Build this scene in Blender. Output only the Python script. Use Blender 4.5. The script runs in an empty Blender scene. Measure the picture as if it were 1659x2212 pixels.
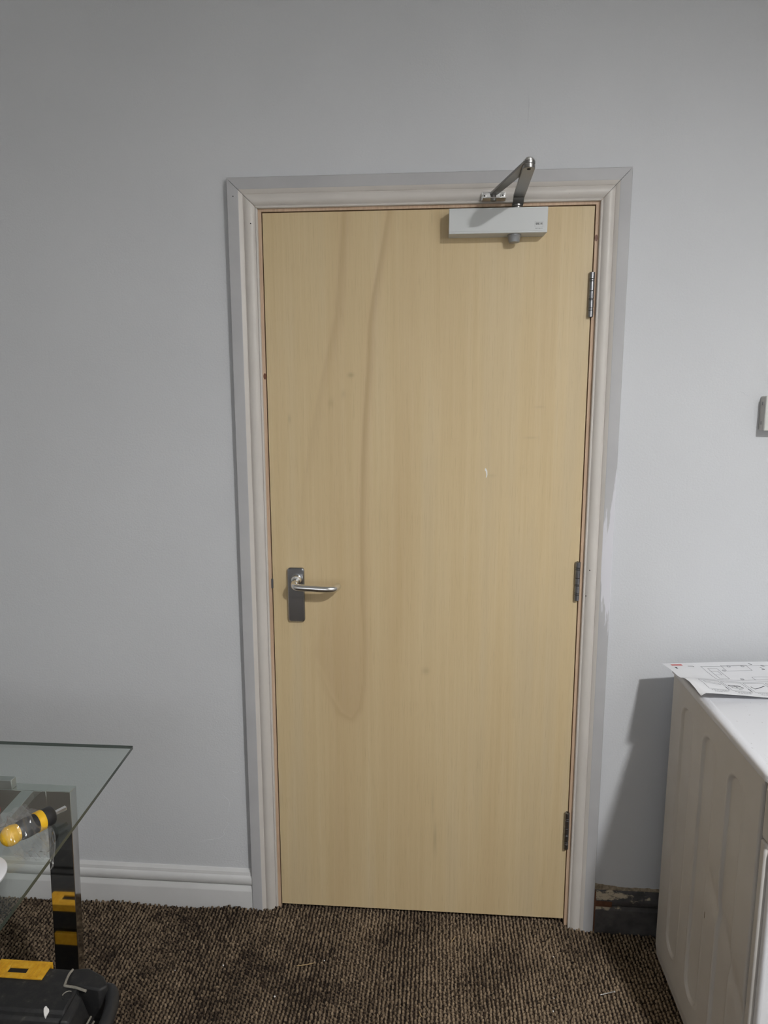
import bpy, bmesh, math, random
import numpy as np
from mathutils import Vector, Matrix, noise

random.seed(7)
rng = np.random.default_rng(7)
scene = bpy.context.scene
COL = scene.collection
PI = math.pi

# ------------------------------------------------------------------ camera
cam_data = bpy.data.cameras.new('camera')
cam_data.sensor_fit = 'VERTICAL'
cam_data.sensor_height = 32.0
cam_data.lens = 1500.0 / 2212.0 * 32.0
cam_data.clip_start = 0.02
cam = bpy.data.objects.new('camera', cam_data)
cam.location = (0.4565, -1.8548, 1.5267)
cam.rotation_euler = (1.4067, 0.0020, 0.0773)
COL.objects.link(cam)
scene.camera = cam

# ------------------------------------------------------------------ world, exposure
world = bpy.data.worlds.new('world')
world.use_nodes = True
world.node_tree.nodes['Background'].inputs['Color'].default_value = (0.02, 0.02, 0.022, 1)
world.node_tree.nodes['Background'].inputs['Strength'].default_value = 1.0
scene.world = world
vs = scene.view_settings
vs.view_transform = 'Standard'
vs.look = 'None'
vs.gamma = 1.0
vs.use_curve_mapping = False
vs.exposure = 0.0
LAMP = Vector((1.46, -2.08, 2.50))       # hanging lamp to the right of the camera
LAMP_EMIT = 1320.0
FILL_EMIT = 2.6                            # soft fill from the window added behind the camera
FILL_COL = (0.95, 0.98, 1.02)
LAMP_COL = (0.985, 0.985, 0.985)
try:
    scene.cycles.use_denoising = True
    scene.cycles.max_bounces = 7
    scene.cycles.diffuse_bounces = 4
    scene.cycles.glossy_bounces = 3
    scene.cycles.use_adaptive_sampling = True
    scene.cycles.adaptive_threshold = 0.05
    scene.cycles.transparent_max_bounces = 16
except Exception:
    pass


# ------------------------------------------------------------------ colour + materials
def lin(c):
    c = c / 255.0
    return c / 12.92 if c <= 0.04045 else ((c + 0.055) / 1.055) ** 2.4


def rgb(r, g, b):
    return (lin(r), lin(g), lin(b), 1.0)


MATS = {}


class NT:
    def __init__(s, name):
        s.m = bpy.data.materials.new(name)
        s.m.use_nodes = True
        s.t = s.m.node_tree
        s.b = s.t.nodes['Principled BSDF']
        s.out = s.t.nodes['Material Output']
        MATS[name] = s.m

    def n(s, typ, **kw):
        nd = s.t.nodes.new(typ)
        for k, v in kw.items():
            if k in nd.inputs.keys():
                nd.inputs[k].default_value = v
            else:
                setattr(nd, k, v)
        return nd

    def l(s, a, b):
        s.t.links.new(a, b)

    def coord(s, scale=(1, 1, 1), kind='Object'):
        tc = s.n('ShaderNodeTexCoord')
        mp = s.n('ShaderNodeMapping')
        mp.inputs['Scale'].default_value = scale
        s.l(tc.outputs[kind], mp.inputs['Vector'])
        return mp.outputs['Vector']

    def pos(s, scale=(1, 1, 1)):
        g = s.n('ShaderNodeNewGeometry')
        mp = s.n('ShaderNodeMapping')
        mp.inputs['Scale'].default_value = scale
        s.l(g.outputs['Position'], mp.inputs['Vector'])
        return mp.outputs['Vector']

    def noise(s, vec, scale, detail=3, rough=0.55, dist=0.0):
        nd = s.n('ShaderNodeTexNoise')
        nd.inputs['Scale'].default_value = scale
        nd.inputs['Detail'].default_value = detail
        nd.inputs['Roughness'].default_value = rough
        nd.inputs['Distortion'].default_value = dist
        s.l(vec, nd.inputs['Vector'])
        return nd.outputs['Fac']

    def ramp(s, fac, stops):
        r = s.n('ShaderNodeValToRGB')
        e = r.color_ramp.elements
        while len(e) < len(stops):
            e.new(0.5)
        for i, (p, c) in enumerate(stops):
            e[i].position = p
            e[i].color = c if len(c) == 4 else (*c, 1)
        s.l(fac, r.inputs['Fac'])
        return r.outputs['Color']

    def mix(s, fac, a, b, mode='MIX'):
        m = s.n('ShaderNodeMixRGB')
        m.blend_type = mode
        for sock, v in ((m.inputs['Fac'], fac), (m.inputs['Color1'], a), (m.inputs['Color2'], b)):
            if isinstance(v, (float, int)):
                sock.default_value = v
            elif isinstance(v, tuple):
                sock.default_value = v
            else:
                s.l(v, sock)
        return m.outputs['Color']

    def math(s, op, a, b=0.0, clamp=False):
        m = s.n('ShaderNodeMath')
        m.operation = op
        m.use_clamp = clamp
        for sock, v in ((m.inputs[0], a), (m.inputs[1], b)):
            if isinstance(v, (float, int)):
                sock.default_value = v
            else:
                s.l(v, sock)
        return m.outputs[0]

    def bump(s, h, strength=0.2, dist=0.002):
        b = s.n('ShaderNodeBump')
        b.inputs['Strength'].default_value = strength
        b.inputs['Distance'].default_value = dist
        s.l(h, b.inputs['Height'])
        s.l(b.outputs['Normal'], s.b.inputs['Normal'])

    def base(s, v):
        if isinstance(v, tuple):
            s.b.inputs['Base Color'].default_value = v
        else:
            s.l(v, s.b.inputs['Base Color'])

    def set(s, rough=0.5, metal=0.0, spec=0.5):
        s.b.inputs['Roughness'].default_value = rough
        s.b.inputs['Metallic'].default_value = metal
        s.b.inputs['Specular IOR Level'].default_value = spec


def simple(name, col, rough=0.5, metal=0.0, spec=0.5, var=0.06, vscale=14, bump=0.0, bscale=200, bdist=0.0008):
    t = NT(name)
    v = t.pos()
    f = t.noise(v, vscale, 2)
    d = tuple(max(0, c * (1 - var)) for c in col[:3]) + (1,)
    u = tuple(min(1, c * (1 + var)) for c in col[:3]) + (1,)
    t.base(t.ramp(f, [(0.3, d), (0.7, u)]))
    t.set(rough, metal, spec)
    if bump:
        t.bump(t.noise(v, bscale, 3), bump, bdist)
    return t.m


# wall plaster under matt paint
t = NT('wall_paint')
v = t.pos()
t.base(t.ramp(t.noise(v, 1.7, 2), [(0.3, rgb(206, 208, 211)), (0.7, rgb(211, 213, 216))]))
t.set(0.62, 0, 0.3)
h1 = t.noise(v, 190, 2)
h2 = t.noise(v, 9, 2)
h = t.math('ADD', t.math('MULTIPLY', h1, 0.45), h2)
t.bump(h, 0.40, 0.0035)

simple('ceiling_paint', rgb(196, 196, 195), 0.8, var=0.02)
simple('room_paint', rgb(218, 217, 214), 0.8, var=0.02)

# architrave: primer white mouldings, wall paint lapped on the flat
simple('architrave_cream', rgb(207, 202, 196), 0.42, var=0.03, vscale=9, bump=0.12, bscale=90)
t = NT('architrave_grey')
v = t.pos()
t.base(t.ramp(t.noise(v, 7, 4), [(0.3, rgb(178, 178, 180)), (0.7, rgb(187, 187, 188))]))
t.set(0.5, 0, 0.4)
t.bump(t.noise(v, 90, 3), 0.12, 0.0008)
# the right-hand flat carries a brushed-on patch of filler between knee and chest height
t = NT('architrave_scuffed')
v = t.pos()
basec = t.ramp(t.noise(v, 7, 4), [(0.3, rgb(178, 178, 180)), (0.7, rgb(187, 187, 188))])
sep = t.n('ShaderNodeSeparateXYZ')
t.l(v, sep.inputs[0])
st = t.noise(t.pos((110, 110, 9)), 1.0, 4, 0.6)
zz = t.math('SUBTRACT', 1.0, t.math('DIVIDE', t.math('ABSOLUTE', t.math('SUBTRACT', sep.outputs['Z'], 1.10)), 0.30), True)
xx = t.math('MULTIPLY', t.math('SUBTRACT', sep.outputs['X'], 0.886), 22.0)
mk = t.math('ADD', t.math('MULTIPLY', zz, 1.0), t.math('ADD', t.math('MULTIPLY', t.math('SUBTRACT', xx, 0.75), 0.75), t.math('MULTIPLY', t.math('SUBTRACT', st, 0.5), 1.3)))
mask = t.ramp(mk, [(0.24, (0, 0, 0, 1)), (0.34, (1, 1, 1, 1))])
t.base(t.mix(mask, basec, rgb(214, 214, 220)))
t.set(0.55, 0, 0.35)
t.bump(t.math('ADD', t.noise(v, 90, 3), mask), 0.15, 0.0008)

simple('skirting_white', rgb(210, 210, 210), 0.38, var=0.03, vscale=12, bump=0.08, bscale=70)

# door veneer
t = NT('door_veneer')
v1 = t.pos((70, 1, 1.6))
v2 = t.pos((330, 1, 13.0))
v3 = t.pos((9, 1, 0.45))
g1 = t.noise(v1, 1.0, 5, 0.6)
g2 = t.noise(v2, 1.0, 4, 0.65)
g3 = t.noise(v3, 1.0, 3, 0.5, 0.4)
col = t.ramp(g1, [(0.25, rgb(206, 184, 142)), (0.55, rgb(212, 191, 151)), (0.8, rgb(216, 197, 160))])
col = t.mix(t.math('MULTIPLY', t.ramp(g3, [(0.45, (0, 0, 0, 1)), (0.72, (1, 1, 1, 1))]), 0.34), col, rgb(190, 163, 121))
col = t.mix(t.math('MULTIPLY', t.ramp(g3, [(0.28, (1, 1, 1, 1)), (0.48, (0, 0, 0, 1))]), 0.35), col, rgb(196, 182, 156))
col = t.mix(t.math('MULTIPLY', t.ramp(g2, [(0.30, (1, 1, 1, 1)), (0.46, (0, 0, 0, 1))]), 0.17), col, rgb(142, 118, 84))
a = t.n('ShaderNodeAttribute')
a.attribute_name = 'figure'
sepc = t.n('ShaderNodeSeparateColor')
t.l(a.outputs['Color'], sepc.inputs[0])
jit = t.math('ADD', 0.55, t.math('MULTIPLY', g1, 0.9))
col = t.mix(t.math('MULTIPLY', t.math('MULTIPLY', sepc.outputs[0], jit), 0.52, True), col, rgb(164, 134, 100))
col = t.mix(t.math('MULTIPLY', sepc.outputs[1], 0.5, True), col, rgb(112, 98, 74))
t.base(col)
t.set(0.5, 0, 0.35)
t.bump(g2, 0.10, 0.0005)

t = NT('pine')
v = t.pos((120, 120, 3.0))
g = t.noise(v, 1.0, 4, 0.6)
t.base(t.ramp(g, [(0.3, rgb(186, 156, 130)), (0.6, rgb(208, 182, 156)), (0.8, rgb(214, 192, 168))]))
t.set(0.55, 0, 0.35)
simple('pine_knot', rgb(112, 70, 48), 0.5)
simple('raw_wood', rgb(96, 62, 42), 0.7, var=0.25, vscale=90, bump=0.3, bscale=160)

# old black skirting with chipped paint
t = NT('old_black_paint')
v = t.pos()
sep = t.n('ShaderNodeSeparateXYZ')
t.l(v, sep.inputs[0])
nz = t.noise(t.pos((30, 30, 75)), 1.0, 5, 0.65)
band = t.math('SUBTRACT', 1.0, t.math('DIVIDE', t.math('ABSOLUTE', t.math('SUBTRACT', sep.outputs['Z'], 0.104)), 0.022), True)
band2 = t.math('SUBTRACT', 1.0, t.math('DIVIDE', t.math('ABSOLUTE', t.math('SUBTRACT', sep.outputs['Z'], 0.068)), 0.010), True)
near = t.math('MULTIPLY', t.math('SUBTRACT', 1.02, sep.outputs['X']), 3.5, True)
bm_ = t.math('MAXIMUM', t.math('MULTIPLY', band, t.math('ADD', 0.62, near)), t.math('MULTIPLY', band2, t.math('ADD', 0.15, t.math('MULTIPLY', near, 2.0))))
mk = t.math('ADD', t.math('MULTIPLY', bm_, 0.30), t.math('MULTIPLY', nz, 0.8))
mask = t.ramp(mk, [(0.56, (0, 0, 0, 1)), (0.63, (1, 1, 1, 1))])
dark = t.ramp(t.noise(v, 30, 4), [(0.3, rgb(66, 64, 64)), (0.7, rgb(92, 90, 90))])
t.base(t.mix(mask, dark, rgb(190, 176, 152)))
t.set(0.5, 0, 0.4)
t.bump(t.math('ADD', nz, mask), 0.3, 0.001)
simple('crumbling_plaster', rgb(150, 136, 116), 0.9, var=0.4, vscale=120, bump=0.5, bscale=220)

# carpet
t = NT('carpet_pile')
v = t.pos()
a = t.n('ShaderNodeAttribute')
a.attribute_name = 'tuft'
big = t.noise(v, 5.5, 4, 0.6)
fine = t.noise(v, 420, 2)
k = t.math('ADD', t.math('MULTIPLY', a.outputs['Fac'], 0.62), t.math('ADD', t.math('MULTIPLY', t.math('SUBTRACT', big, 0.5), 0.95), t.math('MULTIPLY', t.math('SUBTRACT', fine, 0.5), 0.45)))
t.base(t.ramp(k, [(0.05, rgb(38, 32, 28)), (0.28, rgb(62, 52, 44)), (0.5, rgb(112, 97, 80)), (0.78, rgb(150, 132, 110))]))
t.set(0.95, 0, 0.1)
t = NT('carpet_base')
v = t.pos((1, 1, 1))
wv = t.n('ShaderNodeTexWave')
wv.bands_direction = 'X'
wv.inputs['Scale'].default_value = 29.0
wv.inputs['Distortion'].default_value = 1.2
wv.inputs['Detail'].default_value = 2
t.l(v, wv.inputs['Vector'])
k = t.math('ADD', t.math('MULTIPLY', wv.outputs['Fac'], 0.5), t.math('MULTIPLY', t.noise(v, 120, 3), 0.5))
t.base(t.ramp(k, [(0.3, rgb(46, 38, 33)), (0.7, rgb(118, 102, 86))]))
t.set(0.95, 0, 0.1)
t.bump(k, 0.8, 0.006)
simple('carpet_backing', rgb(44, 37, 32), 0.95, spec=0.1)

# metals
simple('satin_steel', (0.40, 0.41, 0.43, 1), 0.25, 1.0, var=0.04)
simple('lever_aluminium', (0.82, 0.82, 0.81, 1), 0.24, 1.0, var=0.03)
simple('hinge_steel', (0.27, 0.275, 0.29, 1), 0.30, 1.0, var=0.05)
simple('arm_zinc', (0.30, 0.295, 0.285, 1), 0.36, 1.0, var=0.04)
simple('bright_zinc', (0.80, 0.80, 0.79, 1), 0.25, 1.0, var=0.04)
simple('dark_recess', rgb(22, 20, 19), 0.8)
simple('silver_cover', rgb(206, 209, 209), 0.42, 0.0, 0.5, var=0.015)
simple('silver_knob', rgb(150, 152, 154), 0.38, 0.35, var=0.03)
simple('print_black', rgb(42, 42, 46), 0.6)
simple('print_grey', rgb(168, 170, 172), 0.6)
simple('chrome', (0.74, 0.735, 0.72, 1), 0.06, 1.0, var=0.02)
simple('brushed_alu', (0.66, 0.67, 0.66, 1), 0.38, 1.0, var=0.05)

# washing machine
t = NT('enamel_side')
v = t.pos()
t.base(t.ramp(t.noise(v, 5, 4), [(0.3, rgb(196, 192, 187)), (0.7, rgb(206, 203, 199))]))
t.set(0.42, 0, 0.4)
simple('enamel_white', rgb(224, 225, 229), 0.28, var=0.015)
t = NT('worktop_white')
v = t.pos()
sp = t.noise(v, 160, 2, 0.5)
spk = t.ramp(sp, [(0.255, (1, 1, 1, 1)), (0.285, (0, 0, 0, 1))])
t.base(t.mix(t.math('MULTIPLY', spk, 0.7), rgb(219, 220, 224), rgb(150, 146, 142)))
t.set(0.35, 0, 0.5)
simple('grey_plastic', rgb(150, 150, 152), 0.45)
simple('dark_glass', rgb(24, 25, 28), 0.08)
simple('scrape_brown', rgb(120, 104, 84), 0.7)

# paper and prints
simple('paper_white', rgb(226, 227, 230), 0.75, var=0.01, spec=0.25)
simple('ink_grey', rgb(128, 130, 136), 0.8)
simple('ink_dark', rgb(52, 53, 60), 0.8)
simple('ink_red', rgb(205, 118, 118), 0.8)

# tools
simple('tool_yellow', rgb(232, 182, 34), 0.45, var=0.06, vscale=60)
simple('tool_black', rgb(36, 36, 38), 0.55, var=0.15, vscale=60)
t = NT('box_black')
v = t.pos()
dst = t.noise(v, 45, 5, 0.7)
t.base(t.ramp(dst, [(0.45, rgb(33, 33, 34)), (0.62, rgb(44, 43, 42)), (0.74, rgb(86, 82, 76))]))
t.set(0.6, 0, 0.4)
t.bump(t.noise(v, 500, 2), 0.25, 0.0006)
t = NT('box_yellow')
v = t.pos()
t.base(t.ramp(t.noise(v, 70, 4, 0.7), [(0.35, rgb(196, 142, 24)), (0.6, rgb(216, 164, 36)), (0.78, rgb(206, 170, 90))]))
t.set(0.55, 0, 0.4)
simple('wear_glint_grey', rgb(132, 128, 118), 0.7, var=0.2, vscale=140)  # pale grey for worn edges and the painted glint on the boss
simple('white_paint', rgb(232, 230, 226), 0.6)
simple('red_plastic', rgb(160, 48, 46), 0.4)
simple('white_plastic', rgb(222, 222, 226), 0.45)
simple('straw', rgb(176, 152, 112), 0.8)
simple('switch_white', rgb(216, 217, 212), 0.4)
simple('box_grey', rgb(186, 184, 178), 0.5)

# glass pane: clear with a faint green cast; cut edges dark green
t = NT('pane_glass')
tr = t.n('ShaderNodeBsdfTransparent')
tr.inputs['Color'].default_value = (0.915, 0.94, 0.925, 1)
gl = t.n('ShaderNodeBsdfGlossy')
gl.inputs['Roughness'].default_value = 0.02
gl.inputs['Color'].default_value = (0.95, 1.0, 0.97, 1)
lw = t.n('ShaderNodeLayerWeight')
lw.inputs['Blend'].default_value = 0.5
fr = t.math('ADD', 0.04, t.math('MULTIPLY', t.math('POWER', lw.outputs['Facing'], 5.0), 0.9))
ms = t.n('ShaderNodeMixShader')
t.l(fr, ms.inputs[0])
t.l(tr.outputs[0], ms.inputs[1])
t.l(gl.outputs[0], ms.inputs[2])
t.l(ms.outputs[0], t.out.inputs['Surface'])
t = NT('pane_edge')
t.base(rgb(58, 68, 62))
t.set(0.15, 0, 0.6)

t = NT('clear_film')
tr = t.n('ShaderNodeBsdfTransparent')
tr.inputs['Color'].default_value = (0.97, 0.97, 0.97, 1)
gl = t.n('ShaderNodeBsdfGlossy')
gl.inputs['Roughness'].default_value = 0.12
di = t.n('ShaderNodeBsdfDiffuse')
di.inputs['Color'].default_value = (0.8, 0.8, 0.8, 1)
ms0 = t.n('ShaderNodeMixShader')
ms0.inputs[0].default_value = 0.35
t.l(gl.outputs[0], ms0.inputs[1])
t.l(di.outputs[0], ms0.inputs[2])
lw = t.n('ShaderNodeLayerWeight')
lw.inputs['Blend'].default_value = 0.25
fac = t.math('ADD', 0.10, t.math('MULTIPLY', lw.outputs['Facing'], 0.45), True)
ms = t.n('ShaderNodeMixShader')
t.l(fac, ms.inputs[0])
t.l(tr.outputs[0], ms.inputs[1])
t.l(ms0.outputs[0], ms.inputs[2])
t.l(ms.outputs[0], t.out.inputs['Surface'])

t = NT('window_fill')  # glow of the added window, soft fill for the room
t.b.inputs['Emission Color'].default_value = (*FILL_COL, 1)
t.b.inputs['Emission Strength'].default_value = FILL_EMIT
t.base(rgb(30, 32, 36))
t = NT('lamp_glow')
t.b.inputs['Emission Color'].default_value = (*LAMP_COL, 1)
t.b.inputs['Emission Strength'].default_value = LAMP_EMIT
t.base(rgb(240, 240, 236))


# ------------------------------------------------------------------ mesh building
class MB:
    def __init__(s):
        s.v, s.f, s.mi, s.sm = [], [], [], []

    def add(s, verts, faces, mi=0, smooth=False):
        o = len(s.v)
        s.v += [tuple(p) for p in verts]
        for fc in faces:
            s.f.append([o + i for i in fc])
            s.mi.append(mi)
            s.sm.append(smooth)
        return s

    def box(s, x0, x1, y0, y1, z0, z1, mi=0):
        v = [(x, y, z) for z in (z0, z1) for y in (y0, y1) for x in (x0, x1)]
        f = [(0, 2, 3, 1), (4, 5, 7, 6), (0, 1, 5, 4), (2, 6, 7, 3), (0, 4, 6, 2), (1, 3, 7, 5)]
        return s.add(v, f, mi)

    def hexa(s, bot, top, mi=0):
        """bottom ring (ccw from above) and top ring of n points"""
        n = len(bot)
        f = [tuple(reversed(range(n))), tuple(range(n, 2 * n))]
        for i in range(n):
            j = (i + 1) % n
            f.append((i, j, n + j, n + i))
        return s.add(list(bot) + list(top), f, mi)

    def rings(s, rings, cap=True, mi=0, smooth=True, closed=True):
        n = len(rings[0])
        v = [p for r in rings for p in r]
        f = []
        for k in range(len(rings) - 1):
            for i in range(n if closed else n - 1):
                j = (i + 1) % n
                f.append((k * n + i, k * n + j, (k + 1) * n + j, (k + 1) * n + i))
        s.add(v, f, mi, smooth)
        if cap and closed:
            s.add(rings[0], [tuple(reversed(range(n)))], mi)
            s.add(rings[-1], [tuple(range(n))], mi)
        return s

    def lathe(s, p0, axis, prof, n=24, mi=0, cap=True):
        """prof: list of (distance along axis, radius)"""
        ax = Vector(axis).normalized()
        a = ax.orthogonal().normalized()
        b = ax.cross(a)
        p0 = Vector(p0)
        rr = []
        for d, r in prof:
            c = p0 + ax * d
            rr.append([c + (a * math.cos(2 * PI * i / n) + b * math.sin(2 * PI * i / n)) * max(r, 1e-5) for i in range(n)])
        return s.rings(rr, cap, mi)

    def cyl(s, p0, p1, r0, r1=None, n=20, mi=0):
        r1 = r0 if r1 is None else r1
        d = Vector(p1) - Vector(p0)
        return s.lathe(p0, d, [(0, r0), (d.length, r1)], n, mi)

    def tube(s, path, r, n=12, mi=0):
        pts = [Vector(p) for p in path]
        rr = []
        up = None
        for i, p in enumerate(pts):
            if i == 0:
                d = pts[1] - pts[0]
            elif i == len(pts) - 1:
                d = pts[-1] - pts[-2]
            else:
                d = (pts[i + 1] - pts[i]).normalized() + (pts[i] - pts[i - 1]).normalized()
            d.normalize()
            if up is None:
                up = d.orthogonal().normalized()
            a = (up - d * up.dot(d)).normalized()
            up = a
            b = d.cross(a)
            ri = r[i] if isinstance(r, (list, tuple)) else r
            rr.append([p + (a * math.cos(2 * PI * k / n) + b * math.sin(2 * PI * k / n)) * ri for k in range(n)])
        return s.rings(rr, True, mi)

    def build(s, name, mats, parent=None, origin=None, bevel=0.0, seg=2, angle=35.0):
        me = bpy.data.meshes.new(name)
        V = np.array(s.v, float).reshape(-1, 3)
        if origin is None:
            lo, hi = V.min(0), V.max(0)
            origin = Vector(((lo[0] + hi[0]) / 2, (lo[1] + hi[1]) / 2, lo[2]))
        origin = Vector(origin)
        me.from_pydata([tuple(p) for p in (V - np.array(origin))], [], s.f)
        for m in (mats if isinstance(mats, (list, tuple)) else [mats]):
            me.materials.append(MATS[m])
        bm = bmesh.new()
        bm.from_mesh(me)
        bm.faces.ensure_lookup_table()
        for i, fc in enumerate(bm.faces):
            fc.material_index = s.mi[i]
            fc.smooth = s.sm[i] or bevel > 0
        bmesh.ops.remove_doubles(bm, verts=bm.verts, dist=1e-6)
        bmesh.ops.recalc_face_normals(bm, faces=bm.faces)
        lim = math.radians(angle)
        for e in bm.edges:
            if len(e.link_faces) != 2 or e.calc_face_angle(0) > lim:
                e.smooth = False
        bm.to_mesh(me)
        bm.free()
        o = bpy.data.objects.new(name, me)
        link(o, parent, origin)
        if bevel:
            md = o.modifiers.new('bevel', 'BEVEL')
            md.width = bevel
            md.segments = seg
            md.limit_method = 'ANGLE'
            md.angle_limit = math.radians(40)
            md.harden_normals = False
        return o


WORLD = {}


def link(o, parent, origin):
    COL.objects.link(o)
    origin = Vector(origin)
    if parent is not None:
        o.parent = parent
        o.location = origin - WORLD[parent.name]
    else:
        o.location = origin
    WORLD[o.name] = origin


def thing(name, loc):
    o = bpy.data.objects.new(name, None)
    o.empty_display_size = 0.05
    link(o, None, loc)
    return o


def tag(o, label, cat, group=None, kind=None):
    o['label'] = label
    o['category'] = cat
    if group:
        o['group'] = group
    if kind:
        o['kind'] = kind
    return o


def struct(o, label, cat):
    return tag(o, label, cat, kind='structure')


def catmull(pts, sub=6):
    P = [Vector(p) for p in pts]
    P = [P[0] * 2 - P[1]] + P + [P[-1] * 2 - P[-2]]
    out = []
    for i in range(1, len(P) - 2):
        for k in range(sub):
            u = k / sub
            a, b, c, d = P[i - 1], P[i], P[i + 1], P[i + 2]
            out.append(0.5 * ((2 * b) + (c - a) * u + (2 * a - 5 * b + 4 * c - d) * u * u + (3 * b - a - 3 * c + d) * u ** 3))
    out.append(P[-2])
    return out


def rrect(cx, cz, w, h, r, n=6):
    pts = []
    for (sx, sz, a0) in ((1, 1, 0), (-1, 1, 90), (-1, -1, 180), (1, -1, 270)):
        for i in range(n + 1):
            a = math.radians(a0 + 90 * i / n)
            pts.append((cx + sx * (w / 2 - r) + r * math.cos(a), cz + sz * (h / 2 - r) + r * math.sin(a)))
    return pts


# ------------------------------------------------------------------ the room
DW, DH, DZ = 0.838, 1.981, 0.012           # door leaf
XL, XR, YF, ZC = -1.62, 1.78, -4.2, 2.62    # room extents
OPL, OPR, OPT = -0.035, DW + 0.035, DZ + DH + 0.035

m = MB()
m.box(XL, OPL, 0, 0.12, -0.02, ZC)
m.box(OPR, XR, 0, 0.12, -0.02, ZC)
m.box(OPL, OPR, 0, 0.12, OPT, ZC)
wall = m.build('wall_back', 'wall_paint', origin=(0, 0, 0))
struct(wall, 'grey-white painted plaster wall around the wooden door', 'wall')

# hairline cracks and lifted paint on the plaster
CR = [[(-0.143, 0.443), (-0.127, 0.435), (-0.107, 0.446)],
      [(-0.174, 0.366), (-0.163, 0.355), (-0.151, 0.34), (-0.155, 0.313), (-0.157, 0.301)],
      [(-0.167, 0.275), (-0.156, 0.268), (-0.171, 0.247), (-0.173, 0.229), (-0.192, 0.217), (-0.235, 0.209), (-0.25, 0.199)],
      [(1.213, 1.067), (1.229, 1.064), (1.255, 1.066), (1.281, 1.086)],
      [(1.209, 1.54), (1.221, 1.54), (1.23, 1.535), (1.242, 1.528), (1.244, 1.522)],
      [(1.051, 1.345), (1.084, 1.366), (1.124, 1.377)],
      [(1.0, 1.148), (1.028, 1.134)],
      [(0.662, 2.288), (0.669, 2.225), (0.666, 2.163)]]
for i, c in enumerate(CR):
    pts = catmull([(x, 0.0002, z) for x, z in c], 4)
    pts = [p + Vector((random.uniform(-1, 1) * 0.0008, 0, random.uniform(-1, 1) * 0.0008)) for p in pts]
    n = len(pts)
    MB().tube(pts, [0.0002 + 0.0007 * math.sin(PI * k / (n - 1)) for k in range(n)], 6).build('paint_crack', 'wall_paint', wall)

struct(MB().box(XL - 0.1, XL, YF, 0.12, -0.02, ZC).build('wall_left', 'room_paint'), 'plain painted wall on the left of the room', 'wall')
struct(MB().box(XR, XR + 0.1, YF, 0.12, -0.02, ZC).build('wall_right', 'room_paint'), 'plain painted wall on the right beyond the washing machine', 'wall')
WNX0, WNX1, WNZ0, WNZ1 = -1.15, 0.25, 0.95, 2.05
m = MB()
m.box(XL - 0.1, WNX0, YF - 0.1, YF, -0.02, ZC)
m.box(WNX1, XR + 0.1, YF - 0.1, YF, -0.02, ZC)
m.box(WNX0, WNX1, YF - 0.1, YF, -0.02, WNZ0)
m.box(WNX0, WNX1, YF - 0.1, YF, WNZ1, ZC)
win = thing('fill_window_1', ((WNX0 + WNX1) / 2, YF - 0.05, WNZ0))  # unseen window added to supply soft fill light
struct(win, 'white framed fill-light window added behind the camera', 'fill light')
f_ = MB()
f_.box(WNX0, WNX0 + 0.06, YF - 0.09, YF - 0.02, WNZ0, WNZ1)
f_.box(WNX1 - 0.06, WNX1, YF - 0.09, YF - 0.02, WNZ0, WNZ1)
f_.box(WNX0 + 0.06, WNX1 - 0.06, YF - 0.09, YF - 0.02, WNZ0, WNZ0 + 0.06)
f_.box(WNX0 + 0.06, WNX1 - 0.06, YF - 0.09, YF - 0.02, WNZ1 - 0.06, WNZ1)
f_.box((WNX0 + WNX1) / 2 - 0.03, (WNX0 + WNX1) / 2 + 0.03, YF - 0.09, YF - 0.02, WNZ0 + 0.06, WNZ1 - 0.06)
f_.build('fill_window_frame', 'skirting_white', win)
for k in (0, 1):
    xa = WNX0 + 0.06 if k == 0 else (WNX0 + WNX1) / 2 + 0.03
    xb = (WNX0 + WNX1) / 2 - 0.03 if k == 0 else WNX1 - 0.06
    MB().box(xa, xb, YF - 0.07, YF - 0.06, WNZ0 + 0.06, WNZ1 - 0.06).build('pane', 'window_fill', win)  # glowing panes of the added fill window
struct(m.build('wall_front', 'room_paint'), 'plain painted wall behind the camera', 'wall')
struct(MB().box(XL - 0.1, XR + 0.1, YF - 0.1, 0.12, ZC, ZC + 0.1).build('ceiling', 'ceiling_paint'), 'plain white ceiling', 'ceiling')


# floor with cord carpet
def floor_z(x, y):
    return -0.010 * min(max(x, 0), 1.0)


def lip(x, y):
    """the carpet edge rucks up against the left skirting and the door post"""
    if x > 0.0 or y < -0.16:
        return 0.0
    k = math.exp(-((y + 0.02) / 0.045) ** 2)
    w = 0.012 * math.exp(-((x + 0.15) / 0.065) ** 2) + 0.008 * math.exp(-((x + 0.50) / 0.09) ** 2) + 0.010 * math.exp(-((x + 0.005) / 0.018) ** 2)
    return k * w


m = MB()
fs = [(XL, 0.0), (0.0, 0.0), (1.0, -0.010), (XR, -0.010)]
BK = -0.0030
fl_lo = [(x, y, -0.06) for y in (YF, 0.6) for x, _ in fs]
fl_hi = [(x, y, z + BK) for y in (YF, 0.6) for x, z in fs]
m.add(fl_lo + fl_hi, [(8, 9, 13, 12), (9, 10, 14, 13), (10, 11, 15, 14), (0, 4, 5, 1), (1, 5, 6, 2), (2, 6, 7, 3),
                      (0, 1, 9, 8), (1, 2, 10, 9), (2, 3, 11, 10), (4, 12, 13, 5), (5, 13, 14, 6), (6, 14, 15, 7), (0, 8, 12, 4), (3, 7, 15, 11)])
floor = m.build('floor', 'carpet_base', origin=(0, 0, 0))
struct(floor, 'brown ribbed cord carpet covering the floor', 'floor')

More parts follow.
